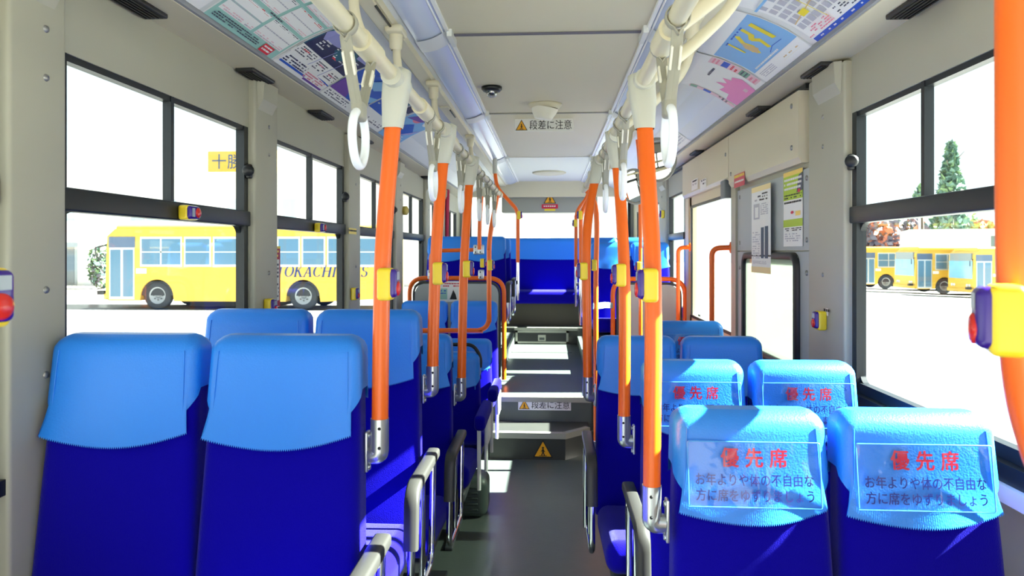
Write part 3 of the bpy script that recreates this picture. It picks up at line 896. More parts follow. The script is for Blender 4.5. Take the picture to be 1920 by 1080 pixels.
# the large blurred pole right by the camera, bending out under the button
pole('large blurred orange pole right beside the camera, bending outwards at the bottom', [Vector((.74, .82, .35)), Vector((.65, .80, .95)), Vector((.575, .78, 1.13)), Vector((.535, .78, 1.24)), Vector((.518, .78, 1.32)), Vector((.512, .78, 1.45)), Vector((.511, .78, 1.70)), Vector((.511, .78, 2.26))], r=.021, group=None)
pole('orange pole just outside the left edge of the picture, only its button in view', [Vector((-.735, .80, 0.02)), Vector((-.735, .80, 1.2)), Vector((-.735, .80, 2.29))], r=.019, group=None)

# partitions
def partition(label, x0, x1, Y, z0, z1, sg, notice=False):
    r = empty('partition_guard', label, 'partition', ((x0 + x1) / 2, Y, z0), 'grey partitions with orange frames')
    w = (x1 - x0) / 2; h = z1 - z0
    m = MB(); m.tube(fillet([(-w, 0, 0), (-w, 0, h), (w, 0, h), (w, 0, 0)], .13, 8), .0185, 0, 14); m.build('frame', ORANGE, r)
    m = MB(); rr = fillet([(-w + .045, 0, .02), (-w + .045, 0, h - .045), (w - .045, 0, h - .045), (w - .045, 0, .02)], .10, 6)
    m.prism([p + Vector((0, -.006, 0)) for p in rr], (0, .012, 0)); m.build('panel', LGREY, r)
    m = MB(); m.tube(fillet([(-w + .035, 0, .02), (-w + .035, 0, h - .035), (w - .035, 0, h - .035), (w - .035, 0, .02)], .10, 6), .010, 0, 8); m.build('rubber_seal', DKGREY, r)
    return r
pl_ = partition('grey partition behind the left double seat, with a second orange rail on top', -1.17, -0.385, 5.60, 0.40, 1.232, -1)
m = MB(); z = .832
m.tube(fillet([(-.215, 0, z + .01), (-.215, 0, z + .225), (.185, 0, z + .235)], .07, 8), .016, 0, 12)
m.build('upper_rail', ORANGE, pl_)
for (x, zz) in ((-.215, z + .03), (.205, z + .03), (.205, z + .235), (.165, z + .235)):
    m = MB()
    m.rbox((x - .024, -.026, zz - .040), (x + .024, .026, zz + .040), .010, 0, 2)
    for dz in (-.02, .02):
        m.lathe([(0.006, 0), (0.006, .003), (0, .004)], (x - .006, -.026, zz + dz), (0, -1, 0), 1, 8)
    m.build('clamp', [SILVER, INK], pl_)
partition('grey partition in an orange frame on the right, next to the door', 0.495, 1.065, 5.50, 0.40, 1.232, 1)
t = tag(MB().tube(smooth_path([at(1112, 574, 4.53), at(1128, 573, 4.75), at(1135, 572, 5.0), at(1148, 573, 5.46)], 6), .010, 0, 10, sq=(.022, .004)).build('strap_band', mat('strap_grey', (150, 168, 178), .5)), 'grey strap tied between the thin right pole and the partition frame', 'strap')

# door grab bars
def bar(label, px, Y, ztop, X):
    r = empty('door_grab_bar', label, 'grab bar', (X, Y, ztop), 'orange bars at the door')
    m = MB(); m.tube(fillet([(XR - .015 - X, -.03, 0), (0, 0, -.004), (0.0, 0, -.95)], .05, 7), .016, 0, 14); m.build('tube', ORANGE, r)
    m = MB(); m.lathe([(0.034, 0), (0.034, .008), (.02, .012)], (XR - .014 - X, -.032, 0), (-1, .1, 0), 0, 16); m.build('flange', ORANGE, r)
bar('orange bar at the near door post, in front of the door glass', 1337, 4.16, 1.475, 0.965)
bar('orange bar at the far door post, next to the grey partition', 1277, 5.36, 1.485, 0.985)

# straps with rings
def strap_meshes():
    a = MB()
    for s, yy in ((-1, -0.088), (1, 0.088)):
        loop = [(0.0, yy, -.030)] + [(0.021 * math.sin(t), yy, .0 + 0.021 * math.cos(t)) for t in [PI * k / 8 for k in range(-7, 8)]] + [(0.0, yy, -.032)]
        a.tube(loop, .01, 0, 8, sq=(.0018, .009))
        for dx in (-.003, .003):
            a.tube([(dx, yy, -.022), (dx, yy * .78, -.06), (dx, yy * .20, -.130)], .01, 0, 8, sq=(.0017, .008))
    belts = a.mesh('belt', BELT)
    b = MB()
    b.rbox((-.0022, -.0075, -.022), (.0022, .0075, .022), .002, 0, 2)
    buck = b.mesh('buckle', mat('buckle_cream', (226, 222, 206), .4))
    b = MB(); b.rbox((-.012, -.020, -.160), (.012, .020, -.122), .008, 0, 2)
    clip = b.mesh('ring_clip', BELT)
    c = MB()
    ring = []
    for k in range(40):
        t = 2 * PI * k / 40
        ring.append((0.0, 0.046 * math.sin(t) * (1.0 + .08 * math.cos(t)), -.194 + 0.052 * math.cos(t)))
    c.tube(ring, .0085, 0, 12, closed=True)
    return belts, buck, c.mesh('ring', RINGW), clip
SB, SK, SR, SC = strap_meshes()
def strap(label, X, Y, tilt=0.0):
    r = empty('hanging_strap', label, 'strap', (X, Y, RZ), 'hanging straps with white rings')
    r.rotation_euler = (0, tilt, 0)
    link('belt', SB, r); link('ring', SR, r); link('ring_clip', SC, r)
    for s in (-1, 1):
        for dx in (-.0078, .0078):
            k = link('buckle', SK, r, (dx, s * .064, -.064)); k.rotation_euler = (s * -.62, 0, 0)
lab = ['first hanging strap on the left rail, large white ring left of the first pole', 'second hanging strap on the left rail, just before the second left pole', 'third hanging strap on the left rail, beside the third left pole',
       'fourth hanging strap on the left rail, the first beyond the third pole', 'fifth hanging strap on the left rail, in front of the guard bar pole', 'last hanging strap on the left rail, farthest from the camera']
for l, y in zip(lab, (1.30, 2.13, 2.80, 3.52, 3.98, 4.45)): strap(l, RLX, y)
lab = ['first hanging strap on the right rail, large ring seen edge-on right of the first pole', 'second hanging strap on the right rail, beside the second right pole', 'last hanging strap on the right rail, between the second and third poles']
for l, y in zip(lab, (1.30, 2.13, 2.80)): strap(l, RRX, y)

# stop buttons
def bell_meshes():
    a = MB(); a.rbox((-.024, -.024, -.037), (.024, .010, .037), .009, 0, 4)      # faces +y
    b = MB(); b.rbox((-.0215, .0, -.030), (.0215, .021, .0345), .0095, 0, 4)
    b.grid(lambda u, v: Vector((-.014 + .028 * u, .0213, .010 + .018 * v)), 1, 1, 1)
    c = MB(); c.lathe([(0.0165, .018), (0.0165, .0225), (0.012, .0248), (0, .0255)], (0, 0, -.010), (0, 1, 0), 0, 20)
    return a.mesh('case', YELLOW), b.mesh('face_plate', [PURPLE, mat('label_grey', (150, 160, 170), .3)]), c.mesh('button', REDB)
BA, BB_, BC = bell_meshes()
def bell(label, loc, rz, sc_=1.0, tx=0.0):
    if 'pole' in label and 'near orange' not in label and 'slim' not in label: loc = Vector(loc) + Vector((0, -.042, 0))
    r = empty('stop_button', label, 'stop button', tuple(loc), 'yellow stop buttons', rz)
    r.scale = (sc_, sc_, sc_)
    r.rotation_euler = (0, tx, rz)
    link('case', BA, r); link('face_plate', BB_, r); link('button', BC, r)
FX, FL = -PI / 2, PI / 2          # facing +x, facing -x
bell('yellow stop button on the first left pole', at(736, 531, 1.58) + Vector((.002, 0, 0)), FX)
bell('yellow stop button on the second left pole', at(830, 512, 2.26), FX)
bell('yellow stop button on the third left pole', at(881, 504, 3.02), FX)
bell('small yellow stop button on the thin left partition pole', at(907, 493, 5.58), FX)
bell('small yellow stop button on the left guard bar pole', at(922, 497, 4.78), FX)
bell('small yellow stop button on the far left slanting pole', at(975, 404, 6.28), FX)
bell('yellow stop button on the first right pole, purple face to the left', at(1207, 533, 1.55), FL)
bell('yellow stop button on the second right pole', at(1157, 515, 2.26), FL)
bell('yellow stop button on the third right pole', at(1090, 508, 2.94), FL)
bell('small yellow stop button on the thin strapped right pole', at(1111, 497, 4.55), FL)
bell('small yellow stop button on the far right pole before the rear seats', at(1086, 404, 5.75), FL)
bell('small yellow stop button on the farthest right pole', at(1077, 419, 6.85), FL)
bell('small purple faced stop button on the slim pole behind the first right pole', at(1196, 500, 5.10), FL)
bell('yellow stop button on the window bar of the nearest left window', atX(344, 399, XL + .012) + Vector((.024, 0, 0)), FX, 1.0, PI / 2)
bell('yellow stop button on the window bar of the second left window', atX(593, 427, XL + .012) + Vector((.024, 0, 0)), FX, 1.0, PI / 2)
bell('yellow stop button on the first left window pillar, low beside the red notice', atX(490, 578, XL + .028) + Vector((.024, 0.04, 0)), FX)
bell('yellow stop button on the second left window pillar', atX(659, 551, XL + .028) + Vector((.024, 0, 0)), FX)
bell('yellow stop button on the right window pillar beside the milky window', atX(1547, 601, XR - .028) + Vector((-.024, 0, 0)), FL)
bell('small yellow stop button on the right wall beyond the door', Vector((XR - .028 - .024, 6.45, 1.80)), FL)
bell('large blurred yellow stop button on the near orange pole at the right edge', Vector((.466, .742, 1.379)), FL - .40, 1.0)
bell('blurred stop button cut off by the left edge of the picture', Vector((-.690, .80, 1.393)), FX - .25, 1.0)
# ------------------------------------------------------------------ lamps, signs, posters and small fittings
def strip_lamp(label, xa, xb, za, zb, sg):
    r = empty('strip_lamp', label, 'lamp', (0, 0, 2.30), 'long ceiling strip lamps')
    m = MB()
    def prof(t): # rounded trough between the beam (t=0) and the middle panel (t=1)
        x = xa + (xb - xa) * t
        z = za + (zb - za) * t - 0.012 * math.sin(PI * min(1, t * 1.02)) ** .8
        return x, z - 2.30
    m.grid(lambda u, v: Vector((prof(v)[0], YN + (8.7 - YN) * u, prof(v)[1])), 1, 12)
    m.build('cover', LAMPC, r)
    m = MB(); x, z = prof(1.0); m.box((x - .006, YN, z - .012), (x + .008, 8.7, z + .01)); x, z = prof(.86); m.tube([(x, YN, z - .002), (x, 8.7, z - .002)], .004, 0, 8)
    m.build('edge_trim', WHITE, r)
    for y in (1.2, 2.81, 4.43, 6.5):
        m = MB()
        w = .075 if y < 6 else .12
        m.grid(lambda u, v: Vector((prof(v)[0], y - w + 2 * w * u, prof(v)[1] - .006)), 1, 12)
        x, z = prof(1.0); m.box((min(x, x - sg * .02) , y - w, z - .03), (max(x, x - sg * .02), y + w, z + .04))
        m.build('clamp', CEILW, r)
strip_lamp('long pale strip lamp cover along the left edge of the ceiling panel', -0.548, -0.420, 2.306, 2.350, -1)
strip_lamp('long pale strip lamp cover along the right edge of the ceiling panel', 0.502, 0.387, 2.306, 2.350, 1)

# grip flanges of the ceiling line: speaker slots in the left beam
for lbl, y in (('slotted speaker plate in the left ceiling beam, near the first pole', 2.36), ('slotted speaker plate in the left ceiling beam, farther back', 4.05)):
    m = MB(); m.rbox((-.640, y - .17, 2.276), (-.585, y + .17, 2.286), .006, 0, 2); m.rbox((-.592, y - .10, 2.272), (-.583, y + .12, 2.280), .003, 1, 2)
    tag(m.build('speaker_plate', [BEIGE, BLACK]), lbl, 'speaker', 'speaker plates in the beam')

# air vents in the ledges above the windows
vl = MB(); vl.rbox((-.036, -.105, -.012), (.036, .105, .004), .005, 0, 2); va = vl.mesh('frame', mat('vent_black', (36, 36, 34), .5))
vl = MB()
for k in range(5): vl.box((-.028 + k * .0125, -.090, -.0155), (-.022 + k * .0125, .090, -.0115))
vb = vl.mesh('slats', mat('vent_slat', (14, 14, 14), .5))
def vent(lbl, x, y):
    r = empty('air_vent', lbl, 'vent', (x, y, ZT), 'black air vents along the window ledges'); link('frame', va, r); link('slats', vb, r)
for lbl, y in (('black air vent above the nearest left window, at the top edge of the picture', 1.87), ('black air vent above the first left window pillar', 2.66), ('black air vent above the second left window', 3.44),
               ('black air vent above the third left window', 4.24), ('black air vent at the left, farther back above the seats', 5.02), ('farthest black air vent on the left ledge', 6.4)):
    vent(lbl, -1.175, y)
for lbl, y in (('black air vent above the near right window', 2.00), ('black air vent above the right window pillar', 2.70), ('black air vent above the hood of the door', 3.47), ('farthest black air vent on the right ledge', 4.9)):
    vent(lbl, 1.035, y)

# warning signs
WARN = mat('warning_amber', (240, 170, 20), .5)
def walker(m, fn, cx, cy, s, mi):
    m.add([fn(cx + s * .10 * math.cos(t * PI / 5), cy + s * .33 + s * .10 * math.sin(t * PI / 5)) for t in range(10)], [tuple(range(10))], mi, False)
    for a, b, w in (((0, .22), (0.02, -.08), .16), ((0.02, -.06), (.15, -.36), .09), ((0.0, -.06), (-.13, -.36), .09), ((0, .18), (.18, -.02), .06), ((0, .18), (-.16, .0), .06), ((-.34, -.38), (.34, -.38), .05)):
        dx, dy = b[0] - a[0], b[1] - a[1]; l = math.hypot(dx, dy); nx, ny = -dy / l * w / 2, dx / l * w / 2
        m.add([fn(cx + s * (p[0] + q * nx), cy + s * (p[1] + q * ny)) for p, q in ((a, 1), (a, -1), (b, -1), (b, 1))], [(0, 1, 2, 3)], mi, False)
def warn_tri(m, fn, fn2, fn3, cx, cy, s, mo, mi_, ink):
    k = .5 * s
    m.add([fn(cx - k * 1.12, cy - k), fn(cx + k * 1.12, cy - k), fn(cx, cy + k)], [(0, 1, 2)], mo, False)
    m.add([fn2(cx - k * .92, cy - k * .88), fn2(cx + k * .92, cy - k * .88), fn2(cx, cy + k * .78)], [(0, 1, 2)], mi_, False)
    walker(m, fn3, cx, cy - s * .16, s * .62, ink)
def step_sign(name, lbl, loc, w):
    h = w * .215
    m = MB(); m.box((-w / 2, 0, -h / 2), (w / 2, .004, h / 2), 0)
    f = lambda L: (lambda x, y: Vector((x, -L, y)))
    warn_tri(m, f(.001), f(.0016), f(.0022), -w * .385, 0, h * .86, 1, 2, 1)
    put_text(m, '段差に注意', w * .11, 0, w * .72, f(.001), 1, height=h * .74)
    put_text(m, '段差に注意', w * .1115, 0, w * .72, f(.0012), 1, height=h * .74)
    return tag(m.build(name, [PAPER, INK, WARN], None, loc), lbl, 'sign')
p = at(1020, 238, 4.62)
step_sign('step_warning_sign', 'white step warning sign with amber triangle under the ceiling panel', (p.x, 4.62, 2.350 - .042), .395)
p = at(1021, 760, 5.06)
step_sign('step_warning_sign', 'white step warning sign with amber triangle on the second step riser', (p.x, 5.085, p.z), .392)
def tri_sticker(lbl, c, s):
    m = MB(); f = lambda L: (lambda x, y: Vector((x, -L, y)))
    m.prism([(-s * .56, 0, -s * .5), (s * .56, 0, -s * .5), (0, 0, s * .5)], (0, .003, 0), 0)
    warn_tri(m, f(.0008), f(.0014), f(.002), 0, 0, s, 0, 1, 0)
    return tag(m.build('warning_sticker', [INK, WARN], None, tuple(c)), lbl, 'sticker', None)
c = at(1018, 846, 4.757); tri_sticker('amber warning triangle stuck on the front of the first step', (c.x, 4.756, 0.080), .125)
c = at(1031, 371, 8.85); tri_sticker('amber warning triangle on the grey housing above the rear window', (c.x, 8.855, c.z), .145)
c = at(1031, 387, 8.85)
m = MB(); m.box((-.105, 0, -.028), (.105, .004, .028), 0); m.box((-.07, 0, -.056), (.07, .004, -.032), 2)
f = lambda x, y: Vector((x, -.001, y))
for k in range(6): m.add([f(-.08 + k * .027, -.004), f(-.062 + k * .027, -.004), f(-.062 + k * .027, .010), f(-.08 + k * .027, .010)], [(0, 1, 2, 3)], 1, False)
tag(m.build('red_sticker', [RED, PAPER, YELLOW], None, (c.x, 8.855, c.z)), 'small red sticker with a yellow strip under the rear warning triangle', 'sticker')

# hatch in the riser of the rear platform
c = at(1016, 634, 8.0)
r = empty('floor_hatch', 'dark hatch in a pale frame in the last riser before the back bench', 'hatch', (c.x, 8.012, .375))
m = MB(); w = .31
m.box((-w, 0, .0), (w, .012, .022)); m.box((-w, 0, .125), (w, .012, .148)); m.box((-w, 0, 0), (-w + .025, .012, .148)); m.box((w - .025, 0, 0), (w, .012, .148)); m.build('frame', NOSING, r)
m = MB(); m.box((-w + .02, .004, .02), (w - .02, .010, .128)); m.build('lid', BLACK, r)
m = MB(); m.box((-.045, -.004, .03), (.045, .006, .10)); m.box((-.03, -.006, .04), (.03, -.003, .07), 1); m.build('catch', [NOSING, DKGREY], r)
m = MB(); m.box((-.33, 0, 0), (-.31, .60, .004)); m.box((.31, 0, 0), (.33, .60, .004)); m.box((-.33, 0, 0), (.33, .02, .004)); m.box((-.33, .58, 0), (.33, .60, .004)); m.box((-.31, .02, 0), (.31, .58, .002), 1)
tag(m.build('floor_cover_plate', [mat('plate_rim', (120, 124, 118), .4, metal=.5), FLOORM], None, (c.x, 7.36, .364)), 'flat rectangular cover plate with a metal rim in the raised floor', 'floor plate')

# dome camera, speaker cone, round roof vent
c = at(922, 160, 3.72)
r = empty('dome_camera', 'black dome camera under the ceiling panel', 'camera', (c.x, 3.72, 2.35))
m = MB(); m.lathe([(0.0, 0), (.056, 0), (.056, -.014), (.046, -.024), (.034, -.026)], (0, 0, 0), (0, 0, 1), 0, 28); m.build('housing', BLACK, r)
m = MB(); m.lathe([(.034, -.024)] + [(.034 * math.cos(t), -.026 - .032 * math.sin(t)) for t in [PI / 2 * k / 6 for k in range(7)]], (0, 0, 0), (0, 0, 1), 0, 24); m.build('dome', glass('dome_glass', (.75, .8, .8), .25, .05), r)
m = MB(); m.lathe([(0, -.044), (.014, -.04), (.02, -.026), (.02, -.02)], (0, 0, 0), (0, 0, 1), 0, 18); m.build('lens', DKGREY, r)
c = at(1022, 196, 4.16)
r = empty('round_speaker', 'beige cone shaped speaker under the middle of the ceiling', 'speaker', (c.x, 4.18, 2.35))
m = MB(); m.lathe([(0, 0), (.105, 0), (.103, -.008), (.088, -.022), (.080, -.030)], (0, 0, 0), (0, 0, 1), 0, 32); m.build('base', BEIGE, r)
m = MB(); m.lathe([(.085, -.02), (.075, -.05), (.060, -.075), (.052, -.090), (.0, -.082)], (0.0, -.005, 0.0), (.16, -.10, 1), 0, 28); m.build('cone', mat('cone_white', (226, 222, 206), .4), r)
r = empty('round_roof_vent', 'round flat vent in the rear ceiling panel', 'vent', (-.02, 7.75, 2.35))
m = MB(); m.lathe([(0.0, 0), (.19, 0), (.19, -.012), (.17, -.020), (.15, -.014), (.13, -.02), (.11, -.014), (.09, -.02), (.0, -.016)], (0, 0, 0), (0, 0, 1), 0, 36); m.build('grille', CEIL, r)

# mirrors near the door
def mirror(lbl, c, rx, rz_, nrm, arm):
    r = empty('convex_mirror', lbl, 'mirror', tuple(c))
    n = Vector(nrm).normalized()
    u = n.cross(Vector((0, 0, 1))).normalized(); w = u.cross(n) * -1
    m = MB()
    def pt(a, b):
        rr = math.hypot(a, b)
        return u * a * rx + w * b * rz_ + n * (.005 - .005 * rr * rr)
    N = 28
    vs = [n * .005]; fs = []
    for k in range(1, 7):
        for j in range(N):
            t = 2 * PI * j / N; vs.append(pt(k / 6 * math.cos(t), k / 6 * math.sin(t)))
    fs += [(0, 1 + j, 1 + (j + 1) % N) for j in range(N)]
    for k in range(5):
        fs += [(1 + k * N + j, 1 + (k + 1) * N + j, 1 + (k + 1) * N + (j + 1) % N, 1 + k * N + (j + 1) % N) for j in range(N)]
    m.add(vs, fs); m.build('mirror_glass', mat('mirror_silver', (240, 240, 236), .03, metal=1.0), r)
    m = MB(); ring = [u * rx * math.cos(2 * PI * j / N) + w * rz_ * math.sin(2 * PI * j / N) for j in range(N)]
    m.tube(ring, .010, 0, 8, closed=True)
    vs = [p - n * .002 for p in ring] + [p * .8 - n * .035 for p in ring]
    m.add(vs, [(j, (j + 1) % N, N + (j + 1) % N, N + j) for j in range(N)] + [tuple(range(2 * N - 1, N - 1, -1))])
    m.build('mirror_back', mat('mirror_rim', (150, 150, 140), .4), r)
    m = MB(); m.tube(fillet([tuple(-n * .03), tuple(-n * .07), arm], .04, 5), .011, 0, 10); m.build('mirror_arm', LGREY, r)
c = at(1232, 300, 4.30); mirror('round convex mirror hung high on the right, bright white reflection', c, .125, .130, (-.60, -.79, -.14), (.10, .10, 2.27 - c.z))
c = at(1190, 350, 4.85); mirror('smaller convex mirror behind the second right pole, near the door', c, .115, .12, (-.63, -.74, -.21), (.06, .09, 2.29 - c.z))

# ------------------------------------------------------------------ posters on the coves
PM = [PAPER, mat('p_teal', (150, 196, 184), .5), mat('p_grey', (176, 176, 184), .5), mat('p_red', (214, 40, 52), .5), mat('p_ink', (70, 74, 90), .6), mat('p_pink', (226, 190, 194), .5),
      mat('p_blue', (20, 84, 190), .45), mat('p_sky', (122, 176, 222), .45), mat('p_navy', (22, 26, 72), .45), mat('p_violet', (108, 60, 160), .45), mat('p_yellow', (226, 206, 30), .5),
      mat('p_brown', (120, 88, 62), .5), mat('p_tan', (206, 176, 120), .5), mat('p_green', (120, 170, 140), .5), mat('p_rose', (232, 136, 184), .5), mat('p_lilac', (150, 150, 206), .5), mat('p_tealdark', (24, 92, 110), .5), mat('p_salmon', (222, 120, 140), .5)]
(I_P, I_TEAL, I_GR, I_RED, I_INK, I_PINK, I_BLUE, I_SKY, I_NAVY, I_VIO, I_YEL, I_BRN, I_TAN, I_GRN, I_ROSE, I_LIL, I_TD, I_SAL) = range(18)
ARC = {}
for sg, pts in ((-1, [(-1.057, 2.176), (-0.957, 2.236), (-0.85, 2.284), (-0.75, 2.312), (-0.66, 2.325)]), (1, [(0.924, 2.176), (0.835, 2.236), (0.735, 2.284), (0.64, 2.312), (0.618, 2.322)])):
    P = smooth_path([Vector((x, 0, z)) for x, z in pts], 8)
    s = [0.0]
    for a, b in zip(P[:-1], P[1:]): s.append(s[-1] + (b - a).length)
    ARC[sg] = (P, s)
def cove(sg, v, lift):
    P, s = ARC[sg]
    v = max(0, min(s[-1] - 1e-6, v))
    i = max(k for k in range(len(s) - 1) if s[k] <= v)
    t = (v - s[i]) / (s[i + 1] - s[i])
    p = P[i].lerp(P[i + 1], t); d = (P[i + 1] - P[i]).normalized()
    n = Vector((d.z, 0, -d.x)) if sg < 0 else Vector((-d.z, 0, d.x))
    if n.z > 0: n = -n
    return p + n * (0.004 + lift)
def poster(lbl, sg, yc, items, w=.512, h=.345):
    m = MB()
    fn = (lambda x, y, L: cove(-1, y + .004, L) + Vector((0, x, 0))) if sg < 0 else (lambda x, y, L: cove(1, y + .004, L) + Vector((0, -x, 0)))
    sheet(m, fn, w, min(h, ARC[sg][1][-1] - .006), items, 0, nv=14)
    return tag(m.build('ceiling_poster', PM, None, (0, yc, 0)), lbl, 'poster', None)
def table(x0, y0, x1, y1, rows, head=I_RED):
    it = [('rect', x0, y0, x1, y1, I_P), ('dash', x0 + .004, y0, x1 - .004, y1, rows, I_GR, .95), ('dash', x0 + .004, y1 - (y1 - y0) * .16, x1 - .004, y1, 2, head, .6), ('dash', x0 + .004, y0, x1 - .004, y0 + (y1 - y0) * .2, 2, I_PINK, .6)]
    return it
tt = [('rect', -.250, .0, .250, .345, I_TEAL)]
for j, (a, b) in enumerate(((.045, .135), (.15, .235), (.25, .335))):
    for (x0, x1) in ((-.235, -.01), (.01, .235)):
        tt += table(x0, a, x1, b, 9, I_RED if (j + (x0 > 0)) % 2 == 0 else I_INK)
tt += [('dash', -.23, .012, .09, .038, 3, I_INK, .8), ('rect', .12, .004, .20, .042, I_RED), ('dash', .128, .010, .192, .038, 2, I_P, .9), ('dash', -.05, .137, .05, .149, 1, I_INK, 1)]
poster('pale poster with a route plan at the top edge of the picture, left cove', -1, 1.73, [('rect', -.25, .0, .25, .345, I_P), ('line', [(-.2, .06), (-.05, .12), (.1, .10), (.22, .2)], .006, I_LIL), ('line', [(-.2, .16), (0, .2), (.2, .26)], .006, I_SAL), ('dash', -.22, .22, .0, .32, 6, I_INK, .7)])
poster('bus timetable poster with mint green border on the left cove', -1, 2.262, tt)
b3 = [('rect', -.25, .105, .25, .345, I_NAVY), ('poly', [(-.25, .235), (-.20, .345), (-.10, .345), (.02, .27), (-.07, .215), (-.2, .2)], I_LIL), ('poly', [(-.16, .27), (-.10, .30), (-.04, .285), (-.06, .25), (-.12, .245)], I_SAL), ('poly', [(-.25, .30), (-.25, .235), (-.2, .3)], I_TD),
      ('rect', -.25, .105, -.24, .225, I_TD), ('poly', [(-.06, .2), (.06, .26), (.16, .24), (.04, .16)], I_TD), ('poly', [(.06, .3), (.2, .33), (.25, .25), (.12, .24)], I_LIL),
      ('rect', .0, .165, .05, .185, I_RED), ('dash', -.19, .16, -.11, .215, 4, I_P, .7), ('dash', -.06, .17, .2, .23, 5, I_P, .3),
      ('rect', -.25, .0, .25, .135, I_P), ('line', [(-.25, .075), (-.05, .07), (.05, .062), (.25, .05)], .006, I_BLUE), ('line', [(-.06, .075), (-.03, .20)], .005, I_LIL), ('line', [(.09, .06), (.12, .19)], .005, I_LIL),
      ('dash', -.235, .085, -.07, .13, 4, I_INK, .75), ('dash', -.2, .11, -.14, .123, 1, I_RED, 1), ('dash', -.03, .075, .08, .122, 4, I_INK, .6), ('dash', .0, .10, .05, .112, 1, I_SAL, 1), ('dash', .12, .07, .24, .115, 4, I_INK, .5), ('dash', .14, .09, .2, .10, 1, I_SAL, 1),
      ('dash', -.235, .028, -.02, .066, 3, I_NAVY, .85), ('rect', -.24, .018, .02, .028, I_BLUE), ('dash', .0, .018, .22, .052, 3, I_SAL, .85), ('rect', .02, .008, .24, .018, I_VIO)]
poster('blue and white event poster with pale figure panels on the left cove', -1, 2.785, b3)
poster('violet and blue poster with a bright light burst on the left cove', -1, 3.305, [('rect', -.25, .055, .25, .345, I_BLUE), ('poly', [(-.25, .055), (-.25, .19), (-.12, .15), (-.02, .055)], I_VIO), ('poly', [(-.22, .08), (-.2, .14), (-.12, .125), (-.1, .075)], I_SAL), ('poly', [(-.05, .2), (.1, .345), (.25, .345), (.25, .28), (.1, .18)], I_SKY), ('poly', [(-.1, .25), (.0, .345), (.06, .345)], I_NAVY),
      ('poly', [(.05, .07), (.25, .12), (.25, .16), (.1, .13)], I_SKY), ('dash', -.1, .15, .05, .22, 4, I_P, .5), ('rect', -.25, .0, .25, .055, I_P), ('dash', -.23, .01, .1, .048, 3, I_INK, .6)])
poster('white and blue poster with dark photo panels on the left cove, fourth from the front', -1, 3.825, [('rect', -.25, .2, .25, .345, I_GR), ('rect', -.24, .21, -.08, .33, I_P), ('rect', -.06, .22, .06, .33, I_TD), ('rect', -.25, .1, .25, .2, I_BLUE), ('dash', -.22, .12, .2, .18, 3, I_P, .6), ('disc', .12, .15, .05, .03, I_SAL), ('rect', .09, .22, .23, .33, I_NAVY), ('rect', -.25, .0, .25, .1, I_P), ('dash', -.23, .02, .2, .09, 4, I_INK, .6)])
poster('blue poster with rosy swirls on the left cove, farther back', -1, 4.345, [('rect', -.25, .0, .25, .345, I_SKY), ('poly', [(-.2, .1), (0, .2), (.2, .14), (.1, .08)], I_BLUE), ('disc', -.06, .24, .08, .035, I_SAL), ('poly', [(-.22, .2), (-.12, .31), (.1, .3), (.02, .24)], I_VIO), ('disc', .13, .26, .06, .03, I_P), ('dash', -.2, .03, .2, .08, 3, I_P, .7), ('poly', [(-.02, .05), (.2, .12), (.24, .2), (.1, .1)], I_LIL)])
# right cove
grid_ = [('rect', -.25, .0, .25, .245, I_P), ('rect', -.25, .0, .25, .018, I_BLUE), ('dash', -.2, .004, .2, .014, 1, I_P, .5)]
random.seed(21)
for i in range(11):
    for j in range(5):
        if random.random() < .92:
            x = -.235 + i * .043; y = .065 + j * .036
            grid_.append(('rect', x, y, x + .034 + random.uniform(-.006, .003), y + .027, I_GR))
grid_ += [('rect', .02, .14, .14, .21, I_BRN), ('rect', .06, .20, .13, .235, I_BRN), ('rect', -.06, .15, .015, .21, I_TAN), ('line', [(-.22, .10), (.0, .13), (.22, .10)], .004, I_TAN), ('line', [(-.05, .05), (-.05, .235)], .004, I_YEL), ('line', [(.1, .05), (.06, .22)], .003, I_RED), ('rect', .06, .075, .10, .105, I_TAN), ('rect', -.14, .1, -.09, .125, I_YEL), ('rect', .15, .085, .19, .11, I_SKY), ('dash', -.24, .025, -.03, .06, 4, I_SAL, .5), ('dash', .0, .025, .23, .06, 4, I_INK, .3), ('rect', -.25, .235, .25, .245, I_SKY)]
poster('town map poster with grey blocks and a bright blue border on the right cove', 1, 2.16, grid_)
poster('light blue poster with thick yellow brush strokes on the right cove', 1, 2.715, [('rect', -.25, .062, .25, .255, I_SKY), ('line', [(.17, .215), (.155, .125)], .030, I_YEL), ('line', [(.10, .23), (.085, .19), (.045, .175), (.075, .15), (.06, .11)], .024, I_YEL), ('line', [(.02, .225), (-.02, .19), (-.01, .155), (-.05, .14), (-.03, .12)], .022, I_YEL), ('line', [(-.08, .235), (-.1, .16)], .014, I_YEL), ('poly', [(-.02, .2), (.0, .13), (-.05, .115), (-.06, .17)], I_TAN), ('line', [(.17, .095), (.08, .10), (.02, .085)], .003, I_BLUE),
      ('dash', -.1, .232, .12, .246, 1, I_BLUE, .9), ('dash', -.2, .066, .08, .082, 1, I_P, 1), ('rect', -.25, .0, .25, .062, I_P), ('dash', .03, .02, .2, .036, 1, I_YEL, 1), ('dash', .05, .03, .2, .040, 1, I_TAN, .8), ('dash', -.22, .018, -.06, .05, 4, I_GR, .7)])
